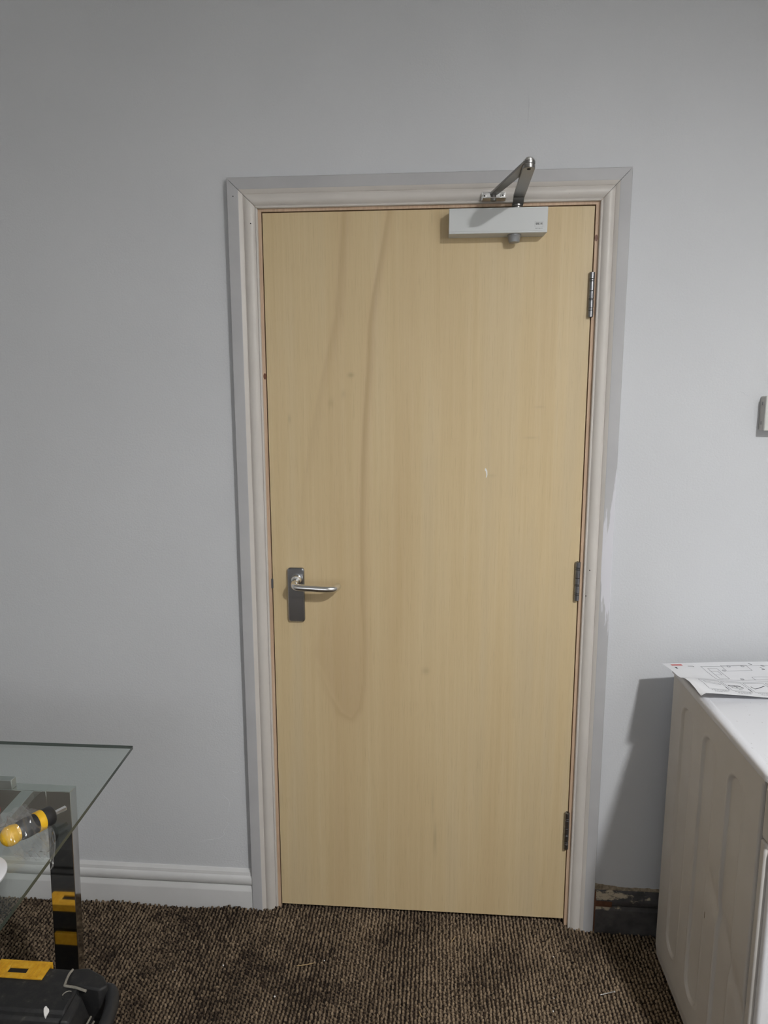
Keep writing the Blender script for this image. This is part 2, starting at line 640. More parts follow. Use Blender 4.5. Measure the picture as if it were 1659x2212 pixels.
PX, PY = 0.0104, 0.0047
X0, X1, Y0 = -1.56, 1.76, -1.32
xs = np.arange(X0, X1, PX)
V, F, T = [], [], []
NS = 5
ang = np.arange(NS) * 2 * PI / NS
nb = 0
vv = []
tt = []
for i, x in enumerate(xs):
    ytop = 0.055 if 0.0 < x < DW else (-0.003 if (-0.09 < x < 0.93) else -0.021)
    ys = np.arange(Y0 + (i * 0.37 % 1.0) * 2 * PY, ytop, PY)
    for j, y in enumerate(ys):
        lightt = j % 2 == 0
        cx = x + rng.normal(0, 0.0007) + (0.0 if lightt else 0.5 * PX)
        cy = y + rng.normal(0, 0.0007)
        b0 = floor_z(cx, cy) + lip(cx, cy) - 0.004
        wear = 0.75 + 0.5 * noise.noise((cx * 7, cy * 7, 0.3))
        hgt = ((0.0092 if lightt else 0.0062) + rng.normal(0, 0.0009)) * (0.85 + 0.2 * wear)
        lx, ly = rng.normal(0, 0.0016), rng.normal(-0.0012, 0.0016)
        rx, ry = (0.0040 if lightt else 0.0034) + rng.normal(0, 0.0004), (0.0050 if lightt else 0.0034) + rng.normal(0, 0.0004)
        ph = rng.uniform(0, 6.28)
        c, s_ = np.cos(ang + ph), np.sin(ang + ph)
        base = np.stack([cx + c * rx, cy + s_ * ry, np.full(NS, b0 - 0.010)], 1)
        mid = np.stack([cx + lx * 0.6 + c * rx * 0.86, cy + ly * 0.6 + s_ * ry * 0.86, np.full(NS, b0 + hgt * 0.62) + rng.normal(0, 0.0007, NS)], 1)
        tip = np.array([[cx + lx, cy + ly, b0 + hgt]])
        vv.append(np.concatenate([base, mid, tip]))
        right_tone = 0.26 * min(1, max(0, (cx - 0.15) / 0.6)) * (1 if lightt else 0.4)  # tufts grow lighter towards the right, pale ones most
        tt.append(min(1.2, max(0, rng.normal(0.80 if lightt else 0.18, 0.13) + right_tone)))
        nb += 1
V = np.concatenate(vv)
per = 2 * NS + 1
pat = []
for k in range(NS):
    j = (k + 1) % NS
    pat.append((k, j, NS + j, NS + k))
faces = []
q = np.array(pat)
tri = np.array([(NS + k, NS + (k + 1) % NS, 2 * NS) for k in range(NS)])
off = (np.arange(nb) * per)[:, None, None]
quads = (q[None] + off).reshape(-1, 4)
tris = (tri[None] + off).reshape(-1, 3)
me = bpy.data.meshes.new('carpet_tufts')
me.vertices.add(len(V))
me.vertices.foreach_set('co', V.astype(np.float32).ravel())
nl = quads.size + tris.size
me.loops.add(nl)
me.loops.foreach_set('vertex_index', np.concatenate([quads.ravel(), tris.ravel()]).astype(np.int32))
npol = len(quads) + len(tris)
me.polygons.add(npol)
me.polygons.foreach_set('loop_start', np.concatenate([np.arange(len(quads)) * 4, quads.size + np.arange(len(tris)) * 3]).astype(np.int32))
me.update(calc_edges=True)
me.polygons.foreach_set('use_smooth', np.ones(npol, bool))
at = me.attributes.new('tuft', 'FLOAT', 'POINT')
at.data.foreach_set('value', np.repeat(np.array(tt, np.float32), per))
me.materials.append(MATS['carpet_pile'])
me.validate()
pile = bpy.data.objects.new('carpet_tufts', me)
link(pile, floor, (0, 0, 0))
pile['kind'] = 'stuff'
pile['label'] = 'short brown looped tufts in ribs'


# ------------------------------------------------------------------ door lining and architrave
lining = thing('trim_1', (DW / 2, 0.06, 0))
struct(lining, 'bare pine lining round the door leaf', 'door frame')
G = 0.003
MB().box(OPL, -G, 0.0, 0.12, -0.01, DZ + DH + G).build('jamb', 'pine', lining)
MB().box(DW + G, OPR, 0.0, 0.12, -0.01, DZ + DH + G).build('jamb', 'pine', lining)
t_ = MATS['pine']
MB().box(OPL, OPR, 0.0, 0.12, DZ + DH + G, OPT).build('head', 'pine', lining)
m = MB()
m.box(-G, 0.014, 0.050, 0.075, -0.01, DZ + DH + G)
m.box(DW - 0.014, DW + G, 0.050, 0.075, -0.01, DZ + DH + G)
m.box(0.014, DW - 0.014, 0.050, 0.075, DZ + DH - 0.012, DZ + DH + G)
m.build('door_stop', 'pine', lining)
for kx, kz, w in ((-0.0055, 1.577, 0.0042), (0.8445, 1.9125, 0.0040)):
    MB().lathe((kx, 0.0003, kz), (0, -1, 0), [(0, w), (0.0005, w * 0.9)], 14).build('knot', 'pine_knot', lining).scale = (1, 1, 2.1)
sp = MB()
sp.box(-0.0048, 0.0012, -0.0010, 0.03, 0.999, 1.026)
sp.box(-0.0034, 0.0008, -0.0022, 0.004, 1.004, 1.021)
sp.build('strike_plate', 'hinge_steel', lining, bevel=0.0006)['label'] = 'small grey metal strike plate'

PROF = [(0.0, 0.0), (0.0, 0.0190), (0.0015, 0.0205), (0.0265, 0.0208), (0.0285, 0.0202), (0.0370, 0.0138), (0.0378, 0.0120),
        (0.0386, 0.0124), (0.0405, 0.0142), (0.0440, 0.0160), (0.0485, 0.0168), (0.0530, 0.0163), (0.0575, 0.0146), (0.0615, 0.0119),
        (0.0645, 0.0085), (0.0652, 0.0074), (0.0660, 0.0082), (0.0680, 0.0094), (0.0702, 0.0088), (0.0712, 0.0070), (0.0712, 0.0)]
UW = PROF[-1][0]
AL, AR, AT = -0.0857, 0.9202, 2.0753       # outer edges
IL, IR, IT = -0.0110, 0.8500, 2.0030       # inner edges


def architrave(name, a_fn, b_fn, mats):
    m = MB()
    A = [a_fn(u / UW, v) for u, v in PROF]
    B = [b_fn(u / UW, v) for u, v in PROF]
    n = len(PROF)
    for i in range(n - 1):
        m.add([A[i], A[i + 1], B[i + 1], B[i]], [(0, 1, 2, 3)], 0 if i <= 3 else 1, True)
    m.add(A, [tuple(range(n))], 1)
    m.add(B, [tuple(reversed(range(n)))], 1)
    return m.build(name, mats, angle=24)


zb = -0.012
MG = 0.0015
left = architrave('trim_2', lambda u, v: (AL + (IL - AL) * u, -v, zb), lambda u, v: (AL + (IL - AL) * u, -v, AT + (IT - AT) * u - MG),
                  ['architrave_grey', 'architrave_cream'])
struct(left, 'moulded door architrave on the handle side, grey flat and cream bead', 'architrave')
right = architrave('trim_3', lambda u, v: (AR + (IR - AR) * u, -v, zb), lambda u, v: (AR + (IR - AR) * u, -v, AT + (IT - AT) * u - MG),
                   ['architrave_scuffed', 'architrave_cream'])
struct(right, 'moulded door architrave on the hinge side, flat smeared with white filler', 'architrave')
head = architrave('trim_4', lambda u, v: (AL + (IL - AL) * u, -v, AT + (IT - AT) * u), lambda u, v: (AR + (IR - AR) * u, -v, AT + (IT - AT) * u),
                  ['architrave_grey', 'architrave_cream'])
struct(head, 'horizontal moulded architrave over the top of the door', 'architrave')
for par, pts in ((left, [(-0.069, 2.030, 0.0208), (-0.027, 1.965, 0.0160)]), (head, [(0.772, 2.020, 0.0150)]),
                 (right, [(0.864, 1.069, 0.0148), (0.858, 0.997, 0.0110), (0.868, 0.147, 0.0150)])):
    for x, z, v in pts:
        MB().lathe((x, -v + 0.0008, z), (0, -1, 0), [(0, 0.0016), (0.0012, 0.0014)], 10).build('nail_hole', 'dark_recess', par)


# ------------------------------------------------------------------ skirting boards
def skirting(name, x0, x1, prof, mat):
    m = MB()
    n = len(prof)
    A = [(x0, -y, z) for y, z in prof]
    B = [(x1, -y, z) for y, z in prof]
    for i in range(n - 1):
        m.add([A[i], B[i], B[i + 1], A[i + 1]], [(0, 1, 2, 3)], 0, True)
    m.add(A, [tuple(reversed(range(n)))])
    m.add(B, [tuple(range(n))])
    return m.build(name, mat, angle=28)


def arc(cy, cz, r, a0, a1, n=8, sy=1.0, sz=1.0):
    return [(cy + sy * r * math.cos(math.radians(a0 + (a1 - a0) * i / n)), cz + sz * r * math.sin(math.radians(a0 + (a1 - a0) * i / n))) for i in range(n + 1)]


LPROF = [(0, -0.02), (0.0215, -0.02), (0.0215, 0.0600), (0.0205, 0.0640), (0.0135, 0.0735), (0.0130, 0.0750)] + \
        arc(0.0085, 0.0925, 0.0165, -80, 72, 10, 0.66, 1.0) + [(0.0118, 0.1100), (0.0112, 0.1115), (0.0100, 0.1170), (0.0040, 0.1235), (0, 0.1245)]
bl = skirting('baseboard_left', XL, AL - 0.0005, LPROF, 'skirting_white')
struct(bl, 'white gloss torus skirting board left of the door', 'skirting board')
RPROF = [(0, -0.03), (0.022, -0.03), (0.022, 0.0580), (0.0212, 0.0640), (0.0150, 0.0700), (0.0145, 0.0725)] + \
        arc(0.0080, 0.0870, 0.0150, -70, 60, 8, 0.75, 1.0) + [(0.0120, 0.1020), (0.0100, 0.1110), (0.0050, 0.1180), (0, 0.1195)]
br = skirting('baseboard_right', AR + 0.004, XR, RPROF, 'old_black_paint')
struct(br, 'old black skirting board with chipped paint between door and washing machine', 'skirting board')
m = MB()
pr_ = [(0.0195, 0.0745), (0.0202, 0.0745), (0.0208, 0.0820), (0.0205, 0.0905), (0.0180, 0.0915), (0.0170, 0.0850)]
A = [(AR + 0.0042, -y, z) for y, z in pr_]
B = [(AR + 0.050, -y, z - 0.001) for y, z in pr_]
m.hexa(A, B)
m.build('bare_wood_patch', 'raw_wood', br)['label'] = 'bare brown wood where the paint broke off'
MB().box(AR + 0.0004, AR + 0.0042, -0.020, -0.001, -0.03, 0.1180).build('bare_end_grain', 'raw_wood', br)
# crumbling plaster line above the black skirting
m = MB()
top, bot = [], []
N = 46
for i in range(N + 1):
    x = AR + 0.001 + (1.20 - AR) * i / N
    hgt = 0.010 * max(0.1, 1 - i / 16) + 0.003 + 0.0035 * noise.noise((x * 60, 0, 0))
    top.append((x, -0.0012, 0.1195 + hgt))
    bot.append((x, -0.0058, 0.1175))
for i in range(N):
    m.add([bot[i], bot[i + 1], top[i + 1], top[i]], [(0, 1, 2, 3)], 0, True)
    m.add([top[i], top[i + 1], (top[i + 1][0], 0.001, top[i + 1][2] + 0.001), (top[i][0], 0.001, top[i][2] + 0.001)], [(0, 1, 2, 3)], 0, True)
m.build('crumbling_edge', 'crumbling_plaster', br)


# ------------------------------------------------------------------ door
door = thing('door_1', (DW / 2, 0.02, DZ))
struct(door, 'closed plain pale plywood veneer door with lever handle', 'door')
# leaf: front face as a fine grid that carries the veneer figure
nx, nz = 210, 496
gx = np.linspace(0, DW, nx)
gz = np.linspace(DZ, DZ + DH, nz)
X, Z = np.meshgrid(gx, gz)
FA = [(0.21, 1.994), (0.2, 1.854), (0.19, 1.739), (0.164, 1.633), (0.141, 1.536), (0.116, 1.414), (0.091, 1.275), (0.068, 1.094)]
FB = [(0.325, 1.994), (0.308, 1.898), (0.285, 1.784), (0.275, 1.714), (0.27, 1.596), (0.26, 1.475), (0.254, 1.352), (0.249, 1.162), (0.25, 0.965),
      (0.255, 0.83), (0.251, 0.72), (0.239, 0.649), (0.218, 0.616), (0.185, 0.633), (0.155, 0.689), (0.127, 0.758), (0.099, 0.812)]


def dist_poly(P):
    best = np.full(X.shape, 9.0)
    par = np.zeros(X.shape)
    side = np.zeros(X.shape)
    for i in range(len(P) - 1):
        ax, az = P[i]
        bx, bz = P[i + 1]
        dx, dz = bx - ax, bz - az
        tq = np.clip(((X - ax) * dx + (Z - az) * dz) / (dx * dx + dz * dz), 0, 1)
        ex, ez = X - (ax + tq * dx), Z - (az + tq * dz)
        d = np.sqrt(ex * ex + ez * ez)
        w = d < best
        best = np.where(w, d, best)
        par = np.where(w, (i + tq) / (len(P) - 1), par)
        side = np.where(w, np.sign(ex * dz - ez * dx), side)
    return best, par, side


dA, pA, sA = dist_poly(FA)
dB, pB, sB = dist_poly(FB)
# one crisp side, one soft side, as summer wood has; fades out towards the ends
wA = np.where(sA < 0, 0.016, 0.006)
wB = np.where(sB > 0, 0.004, 0.012)
fig = 0.62 * np.exp(-(dA / wA) ** 2) * np.clip(1.1 - pA, 0, 1)
sB_ = 0.55 + 0.35 * np.exp(-((pB - 0.25) / 0.25) ** 2)
fig = np.maximum(fig, np.exp(-(dB / wB) ** 2) * sB_ * np.clip((1.0 - pB) * 5, 0, 1))
inside = np.zeros(X.shape)
zt = [p[1] for p in FB[9:]]
loop = (Z > 0.616) & (Z < 1.05)
rx_ = np.interp(-Z, [-1.05, -0.83, -0.72, -0.649, -0.616], [0.25, 0.255, 0.251, 0.239, 0.218])
lx_ = np.interp(-Z, [-1.05, -0.812, -0.758, -0.689, -0.633, -0.616], [0.16, 0.099, 0.127, 0.155, 0.185, 0.218])
inside = loop & (X > lx_) & (X < rx_)
fig = np.maximum(fig, np.where(inside, 0.34 * np.clip((1.05 - Z) / 0.25, 0, 1) * np.clip((X - lx_) / 0.02, 0.3, 1), 0))
sm = np.zeros(X.shape)
for sx, sz, rx0, rz0, k in ((0.225, 1.584, 0.008, 0.006, 0.75), (0.429, 0.767, 0.010, 0.010, 0.5), (0.171, 1.512, 0.007, 0.012, 0.35), (0.205, 1.535, 0.006, 0.010, 0.3),
                            (0.058, 1.469, 0.004, 0.012, 0.5), (0.460, 0.250, 0.005, 0.045, 0.55), (0.452, 0.36, 0.004, 0.05, 0.3), (0.60, 1.32, 0.012, 0.004, 0.25),
                            (0.72, 1.50, 0.012, 0.003, 0.3), (0.70, 1.42, 0.016, 0.003, 0.3), (0.30, 1.20, 0.003, 0.05, 0.2)):
    sm = np.maximum(sm, k * np.exp(-((X - sx) / rx0) ** 2 - ((Z - sz) / rz0) ** 2))
idx = np.arange(nx * nz).reshape(nz, nx)
fv = np.stack([X.ravel() - DW / 2, np.full(X.size, 0.001 - 0.02), Z.ravel() - DZ], 1)
ff = np.stack([idx[:-1, :-1].ravel(), idx[:-1, 1:].ravel(), idx[1:, 1:].ravel(), idx[1:, :-1].ravel()], 1)
bv = np.array([(x, 0.045 - 0.02, z) for z in (0, DH) for x in (-DW / 2, DW / 2)])
o0 = len(fv)
c00, c10, c01, c11 = idx[0, 0], idx[0, -1], idx[-1, 0], idx[-1, -1]
extra = [[o0 + 1, o0, o0 + 2, o0 + 3],
         list(idx[:, 0][::-1]) + [o0, o0 + 2], list(idx[:, -1]) + [o0 + 3, o0 + 1],
         list(idx[0, :]) + [o0 + 1, o0], list(idx[-1, :][::-1]) + [o0 + 2, o0 + 3]]
me = bpy.data.meshes.new('leaf')
me.from_pydata(np.concatenate([fv, bv]).tolist(), [], ff.tolist() + extra)
at = me.attributes.new('figure', 'FLOAT_COLOR', 'POINT')
cc = np.zeros((o0 + 4, 4), np.float32)
cc[:o0, 0] = fig.ravel()
cc[:o0, 1] = sm.ravel()
cc[:, 3] = 1
at.data.foreach_set('color', cc.ravel())
me.materials.append(MATS['door_veneer'])
leaf = bpy.data.objects.new('leaf', me)
link(leaf, door, WORLD[door.name])

# dab of white paint on the veneer
pts = [(0.582, 1.340), (0.585, 1.338), (0.5880, 1.332), (0.5885, 1.322), (0.587, 1.315), (0.5845, 1.314), (0.5855, 1.322), (0.584, 1.331), (0.5812, 1.334)]
m = MB()
m.hexa([(x, 0.0012, z) for x, z in pts], [(x, 0.0003, z) for x, z in pts])
m.build('paint_dab', 'white_paint', door)

# lever handle on back plate
hp = MB()
ring = rrect(0.0666, 0.9825, 0.0465, 0.1550, 0.0080)
ring2 = rrect(0.0666, 0.9825, 0.0405, 0.1490, 0.0060)
hp.rings([[(x, 0.001, z) for x, z in ring], [(x, -0.0065, z) for x, z in ring], [(x, -0.0092, z) for x, z in ring2]], True, 0, False)
plate = hp.build('door_handle', 'satin_steel', door, angle=50)
plate['label'] = 'satin steel lever handle on a tall rounded back plate'
lv = catmull([(0.0690, -0.008, 1.0275), (0.0690, -0.028, 1.0245), (0.0700, -0.044, 1.0205), (0.0775, -0.0545, 1.0185), (0.092, -0.0565, 1.0175), (0.118, -0.0570, 1.0165),
              (0.148, -0.0570, 1.0150), (0.166, -0.0560, 1.0145), (0.179, -0.0500, 1.0145), (0.1855, -0.0390, 1.0150), (0.1865, -0.0250, 1.0155)], 6)
MB().tube(lv, 0.0096, 18).build('lever', 'lever_aluminium', plate)
MB().lathe((0.0690, -0.009, 1.0275), (0, -1, -0.10), [(0, 0.0150), (0.006, 0.0148), (0.010, 0.0130), (0.0115, 0.0098)], 24).build('rose', 'lever_aluminium', plate)

# butt hinges
for hx, z0, z1 in ((0.8372, 1.7245, 1.8345), (0.8345, 0.9825, 1.0900), (0.8355, 0.2420, 0.3560)):
    h = MB()
    h.cyl((hx, -0.0055, z0 + 0.001), (hx, -0.0055, z1 - 0.001), 0.0046, n=14)
    h.box(hx - 0.001, hx + 0.001, -0.006, 0.03, z0, z1)
    hg = h.build('hinge', 'dark_recess', door)
    hg['label'] = 'steel ball-bearing hinge'
    L = z1 - z0
    cuts = [0.0, 0.155, 0.205, 0.385, 0.415, 0.585, 0.80, 0.845, 1.0]
    for k in range(len(cuts) - 1):
        a_, b_ = z0 + cuts[k] * L + 0.0004, z0 + cuts[k + 1] * L - 0.0004
        MB().lathe((hx, -0.0055, a_), (0, 0, 1), [(0, 0.0060), (0.0006, 0.0067), (b_ - a_ - 0.0006, 0.0067), (b_ - a_, 0.0060)], 20).build('knuckle', 'hinge_steel', hg)

# ------------------------------------------------------------------ door closer
closer = tag(thing('door_closer', (0.598, -0.02, 1.92)), 'silver overhead door closer with folding arm at the top of the door', 'door closer')
CX0, CX1, CZ0, CZ1, CY = 0.4775, 0.7175, 1.9225, 1.9825, -0.0450
m = MB()
m.hexa([(CX0, 0.001, CZ0), (CX1 - 0.004, 0.001, CZ0), (CX1 - 0.0005, CY, CZ0 + 0.0005), (CX0, CY, CZ0 + 0.0005)],
       [(CX0, 0.001, CZ1), (CX1, 0.001, CZ1), (CX1, CY, CZ1), (CX0, CY, CZ1)])
body = m.build('body', 'silver_cover', closer, bevel=0.0012)
m = MB()
m.box(CX0 + 0.0006, CX1 - 0.0010, CY - 0.0006, CY + 0.002, CZ0 + 0.0052, CZ1 - 0.0042)
cover = m.build('cover_plate', 'silver_cover', body, bevel=0.0004)
# maker's mark
FY = CY - 0.0008
m = MB()
lx0, lx1, lz0, lz1, w = 0.6862, 0.7062, 1.9352, 1.9484, 0.0005
m.box(lx0, lx1, FY, FY + 0.0004, lz0, lz0 + w)
m.box(lx0, lx1, FY, FY + 0.0004, lz1 - w, lz1)
m.box(lx0, lx0 + w, FY, FY + 0.0004, lz0, lz1)
m.box(lx1 - w, lx1, FY, FY + 0.0004, lz0, lz1)
m.build('label_frame', 'print_grey', body)


def text_part(name, body_txt, cx, cz, width, height, y, mat, parent):
    cu = bpy.data.curves.new(name, 'FONT')
    cu.body = body_txt
    cu.align_x = 'CENTER'
    cu.align_y = 'CENTER'
    cu.size = 1.0
    cu.resolution_u = 3
    ob = bpy.data.objects.new(name + '_tmp', cu)
    COL.objects.link(ob)
    dg = bpy.context.evaluated_depsgraph_get()
    me = bpy.data.meshes.new_from_object(ob.evaluated_get(dg))
    bpy.data.objects.remove(ob)
    co = np.array([v.co for v in me.vertices])
    lo, hi = co.min(0), co.max(0)
    sx, sz = width / (hi[0] - lo[0]), height / (hi[1] - lo[1])
    for v in me.vertices:
        v.co = Vector(((v.co.x - (lo[0] + hi[0]) / 2) * sx, 0, (v.co.y - (lo[1] + hi[1]) / 2) * sz))
    me.materials.clear()
    me.materials.append(MATS[mat])
    me.name = name
    o = bpy.data.objects.new(name, me)
    link(o, parent, (cx, y, cz))
    return o


o = text_part('lettering', 'UNION', 0.6962, 1.9432, 0.0150, 0.0052, FY, 'print_black', body)
o['label'] = 'printed word UNION in a thin frame'
# heavy strokes of the emblem
m = MB()
for x in (0.6890, 0.6934, 0.7030):
    m.box(x, x + 0.0011, FY - 0.0001, FY + 0.0004, 1.9406, 1.9458)
m.build('lettering', 'print_black', body)
o = text_part('lettering', 'ASSA ABLOY', 0.6962, 1.9320, 0.0180, 0.0021, FY, 'print_black', body)
o['label'] = 'tiny printed words ASSA ABLOY'
# valve cap below
SX = 0.6395
MB().lathe((SX, -0.0235, CZ0 + 0.001), (0, 0, -1), [(0, 0.0165), (0.003, 0.0168), (0.004, 0.0160), (0.015, 0.0138), (0.0185, 0.0128)], 32).build('spindle_cap', 'silver_knob', closer)
# main arm
ZA = 2.0050
E_ = Vector((0.6420, -0.2680, ZA))
S_ = Vector((0.6455, -0.0240, ZA))
m = MB()
m.cyl((S_.x, S_.y, CZ1 - 0.0005), (S_.x, S_.y, ZA - 0.012), 0.0105, n=20)
m.build('spindle', 'arm_zinc', closer)


def bar(m, p, q, w0, w1, th, zb0, zb1, n=8):
    """flat bar with rounded ends between p and q"""
    d = (q - p)
    d.z = 0
    d.normalize()
    nrm = Vector((-d.y, d.x, 0))
    ring = []
    for k in range(n + 1):
        a = -PI / 2 + PI * k / n
        ring.append((q + (d * math.cos(a) + nrm * math.sin(a)) * w1, 1))
    for k in range(n + 1):
        a = PI / 2 + PI * k / n
        ring.append((p + (d * math.cos(a) + nrm * math.sin(a)) * w0, 0))
    lo = [Vector((v.x, v.y, zb1 if e else zb0)) for v, e in ring]
    hi = [v + Vector((0, 0, th)) for v in lo]
    m.hexa(lo, hi)


arm = MB()
bar(arm, S_ + Vector((0, -0.026, 0)), E_, 0.0135, 0.0130, 0.0075, ZA - 0.003, ZA - 0.003)
# cranked foot that drops onto the spindle
arm.hexa([(S_.x - 0.0130, S_.y - 0.030, ZA - 0.0030), (S_.x + 0.0130, S_.y - 0.030, ZA - 0.0030), (S_.x + 0.0130, S_.y - 0.008, ZA - 0.0150), (S_.x - 0.0130, S_.y - 0.008, ZA - 0.0150)],
         [(S_.x - 0.0130, S_.y - 0.030, ZA + 0.0030), (S_.x + 0.0130, S_.y - 0.030, ZA + 0.0030), (S_.x + 0.0130, S_.y - 0.008, ZA - 0.0080), (S_.x - 0.0130, S_.y - 0.008, ZA - 0.0080)])
arm.cyl((S_.x, S_.y, ZA - 0.0165), (S_.x, S_.y, ZA - 0.0075), 0.0135, n=24)
arm.build('arm', 'arm_zinc', closer, bevel=0.0008)
# forearm
B_ = Vector((0.5850, -0.0460, ZA + 0.009))
fa = MB()
bar(fa, E_.copy(), B_.copy(), 0.0130, 0.0090, 0.0060, ZA + 0.0060, ZA + 0.0060)
far_ = E_.lerp(B_, 0.92)
bar(fa, E_.lerp(B_, 0.25), far_, 0.0050, 0.0050, 0.0035, ZA + 0.0115, ZA + 0.0115)
fa.build('forearm', 'arm_zinc', closer, bevel=0.0008)
MB().lathe((E_.x, E_.y, ZA + 0.0044), (0, 0, 1), [(0, 0.0110), (0.0018, 0.0110)], 28).build('elbow_washer', 'bright_zinc', closer)
MB().lathe((E_.x, E_.y, ZA + 0.0118), (0, 0, 1), [(0, 0.0122), (0.0030, 0.0120), (0.0036, 0.0088), (0.0062, 0.0084), (0.0080, 0.0060), (0.0088, 0.002)], 28).build('elbow_rivet', 'bright_zinc', closer)
MB().lathe((E_.x, E_.y, ZA - 0.0030), (0, 0, -1), [(0, 0.0040), (0.0010, 0.0038)], 14).build('elbow_pin', 'dark_recess', closer)
# shoe screwed to the architrave
m = MB()
m.box(0.5570, 0.6165, -0.0225, -0.0150, 2.0050, 2.0245)
m.box(0.5585, 0.6150, -0.0500, -0.0200, 2.0035, 2.0060)
m.box(0.5600, 0.6135, -0.0260, -0.0200, 2.0225, 2.0245)
shoe = m.build('shoe', 'bright_zinc', closer, bevel=0.0006)
MB().cyl((B_.x, B_.y + 0.004, 1.9985), (B_.x, B_.y + 0.004, ZA + 0.0065), 0.0070, n=18).build('pivot_bolt', 'arm_zinc', closer)
for x, z in ((0.5640, 2.0155), (0.6088, 2.0160)):
    s = MB().lathe((x, -0.0224, z), (0, -1, 0), [(0, 0.0058), (0.0016, 0.0052), (0.0022, 0.0034)], 18).build('screw', 'bright_zinc', shoe)
    MB().box(x - 0.0017, x + 0.0017, -0.0250, -0.0240, z - 0.0017, z + 0.0017).build('screw_recess', 'dark_recess', shoe)

# ------------------------------------------------------------------ switch box on the wall, cut by the frame
sw = tag(thing('light_switch', (1.313, 0, 1.444)), 'grey surface-mounted light switch box at the right frame edge', 'light switch')
MB().box(1.2715, 1.3575, -0.0290, 0.001, 1.4420, 1.5270).build('back_box', 'box_grey', sw, bevel=0.004, seg=3)
fp = MB().box(1.2705, 1.3585, -0.0360, -0.0285, 1.4410, 1.5280).build('face_plate', 'switch_white', sw, bevel=0.0025, seg=3)
MB().hexa([(1.304, -0.0355, 1.470), (1.325, -0.0355, 1.470), (1.325, -0.0355, 1.499), (1.304, -0.0355, 1.499)][::-1],
          [(1.304, -0.0380, 1.470), (1.325, -0.0380, 1.470), (1.325, -0.0400, 1.499), (1.304, -0.0400, 1.499)][::-1]).build('rocker', 'switch_white', fp, bevel=0.0006)
for z in (1.456, 1.505):
    MB().box(1.2705, 1.2718, -0.0160, -0.0130, z, z + 0.008).build('knockout', 'grey_plastic', sw)

# ------------------------------------------------------------------ washing machine
WX0, WX1, WYB, WYF, WZ0, WZT = 1.0710, 1.6680, -0.1020, -0.6080, -0.004, 0.8200
TOPZ = 0.8400
wm = tag(thing('washing_machine', ((WX0 + WX1) / 2, -0.35, WZ0)), 'white front-loading washing machine with an embossed side panel', 'washing machine')
MB().box(WX0 + 0.0165, WX1, WYF + 0.0005, WYB - 0.0005, 0.004, WZT).build('cabinet', 'enamel_white', wm)
# near side sheet: arched pressings and a long diagonal dent
py = np.arange(WYF, WYB + 1e-6, (WYB - WYF) / 200)
pz = np.arange(WZ0 + 0.006, WZT + 1e-6, (WZT - WZ0 - 0.006) / 330)
Yg, Zg = np.meshgrid(py, pz)


def sstep(a, b, x):
    u = np.clip((x - a) / (b - a), 0, 1)
    return u * u * (3 - 2 * u)


dep = np.zeros(Yg.shape)
for yc, hw, zt0, zb0, k in ((-0.212, 0.036, 0.772, 0.10, 0.0045), (-0.351, 0.036, 0.768, 0.10, 0.0052), (-0.495, 0.036, 0.757, 0.10, 0.0052)):
    rad = hw * 0.95
    qx = np.abs(Yg - yc) - (hw - rad)
    qz = np.abs(Zg - (zt0 + zb0) / 2) - ((zt0 - zb0) / 2 - rad)
    sd = np.sqrt(np.maximum(qx, 0) ** 2 + np.maximum(qz, 0) ** 2) + np.minimum(np.maximum(qx, qz), 0) - rad
    dep += k * sstep(0.001, -0.0035, sd)
    dep -= 0.0012 * np.exp(-((sd - 0.004) / 0.004) ** 2)
P0, P1 = (-0.36, 0.499), (-0.63, 0.290)
dx, dz = P1[0] - P0[0], P1[1] - P0[1]
tq = np.clip(((Yg - P0[0]) * dx + (Zg - P0[1]) * dz) / (dx * dx + dz * dz), 0, 1)
dd = np.hypot(Yg - (P0[0] + tq * dx), Zg - (P0[1] + tq * dz))
dep += 0.0045 * np.exp(-(dd / 0.020) ** 2) * sstep(0.0, 0.25, tq)
dep += 0.004 * sstep(0.035, 0.0, Zg - WZ0 - 0.006)
dep += 0.004 * np.exp(-((Yg - (WYF + 0.004)) / 0.0022) ** 2) * (Zg < 0.81)
n1, n2 = len(py), len(pz)
idx = np.arange(n1 * n2).reshape(n2, n1)
sv = np.stack([WX0 + dep.ravel(), Yg.ravel(), Zg.ravel()], 1)
sf = np.stack([idx[:-1, :-1].ravel(), idx[1:, :-1].ravel(), idx[1:, 1:].ravel(), idx[:-1, 1:].ravel()], 1)
# fold the sheet round its four edges so it has thickness
bnd = list(idx[0, :]) + list(idx[1:, -1]) + list(idx[-1, -2::-1]) + list(idx[-2:0:-1, 0])
bk = sv[bnd].copy()
bk[:, 0] = WX0 + 0.016
o0 = len(sv)
ext = [[bnd[i], bnd[(i + 1) % len(bnd)], o0 + (i + 1) % len(bnd), o0 + i] for i in range(len(bnd))]
me = bpy.data.meshes.new('side_panel')
org = np.array([WX0, -0.35, 0.0])
me.from_pydata((np.concatenate([sv, bk]) - org).tolist(), [], sf.tolist() + ext)
bm = bmesh.new()
bm.from_mesh(me)
bmesh.ops.recalc_face_normals(bm, faces=bm.faces)
for fc in bm.faces:
    fc.smooth = True
for e in bm.edges:
    if len(e.link_faces) == 2 and e.calc_face_angle(0) > 0.9:
        e.smooth = False
bm.to_mesh(me)
bm.free()
me.materials.append(MATS['enamel_side'])
side = bpy.data.objects.new('side_panel', me)
link(side, wm, org)
side['label'] = 'warm-white side sheet with three arched pressings and a dent'
MB().box(WX0 - 0.0003, WX0 + 0.002, -0.3990, -0.3965, 0.358, 0.374).build('scrape', 'scrape_brown', side)
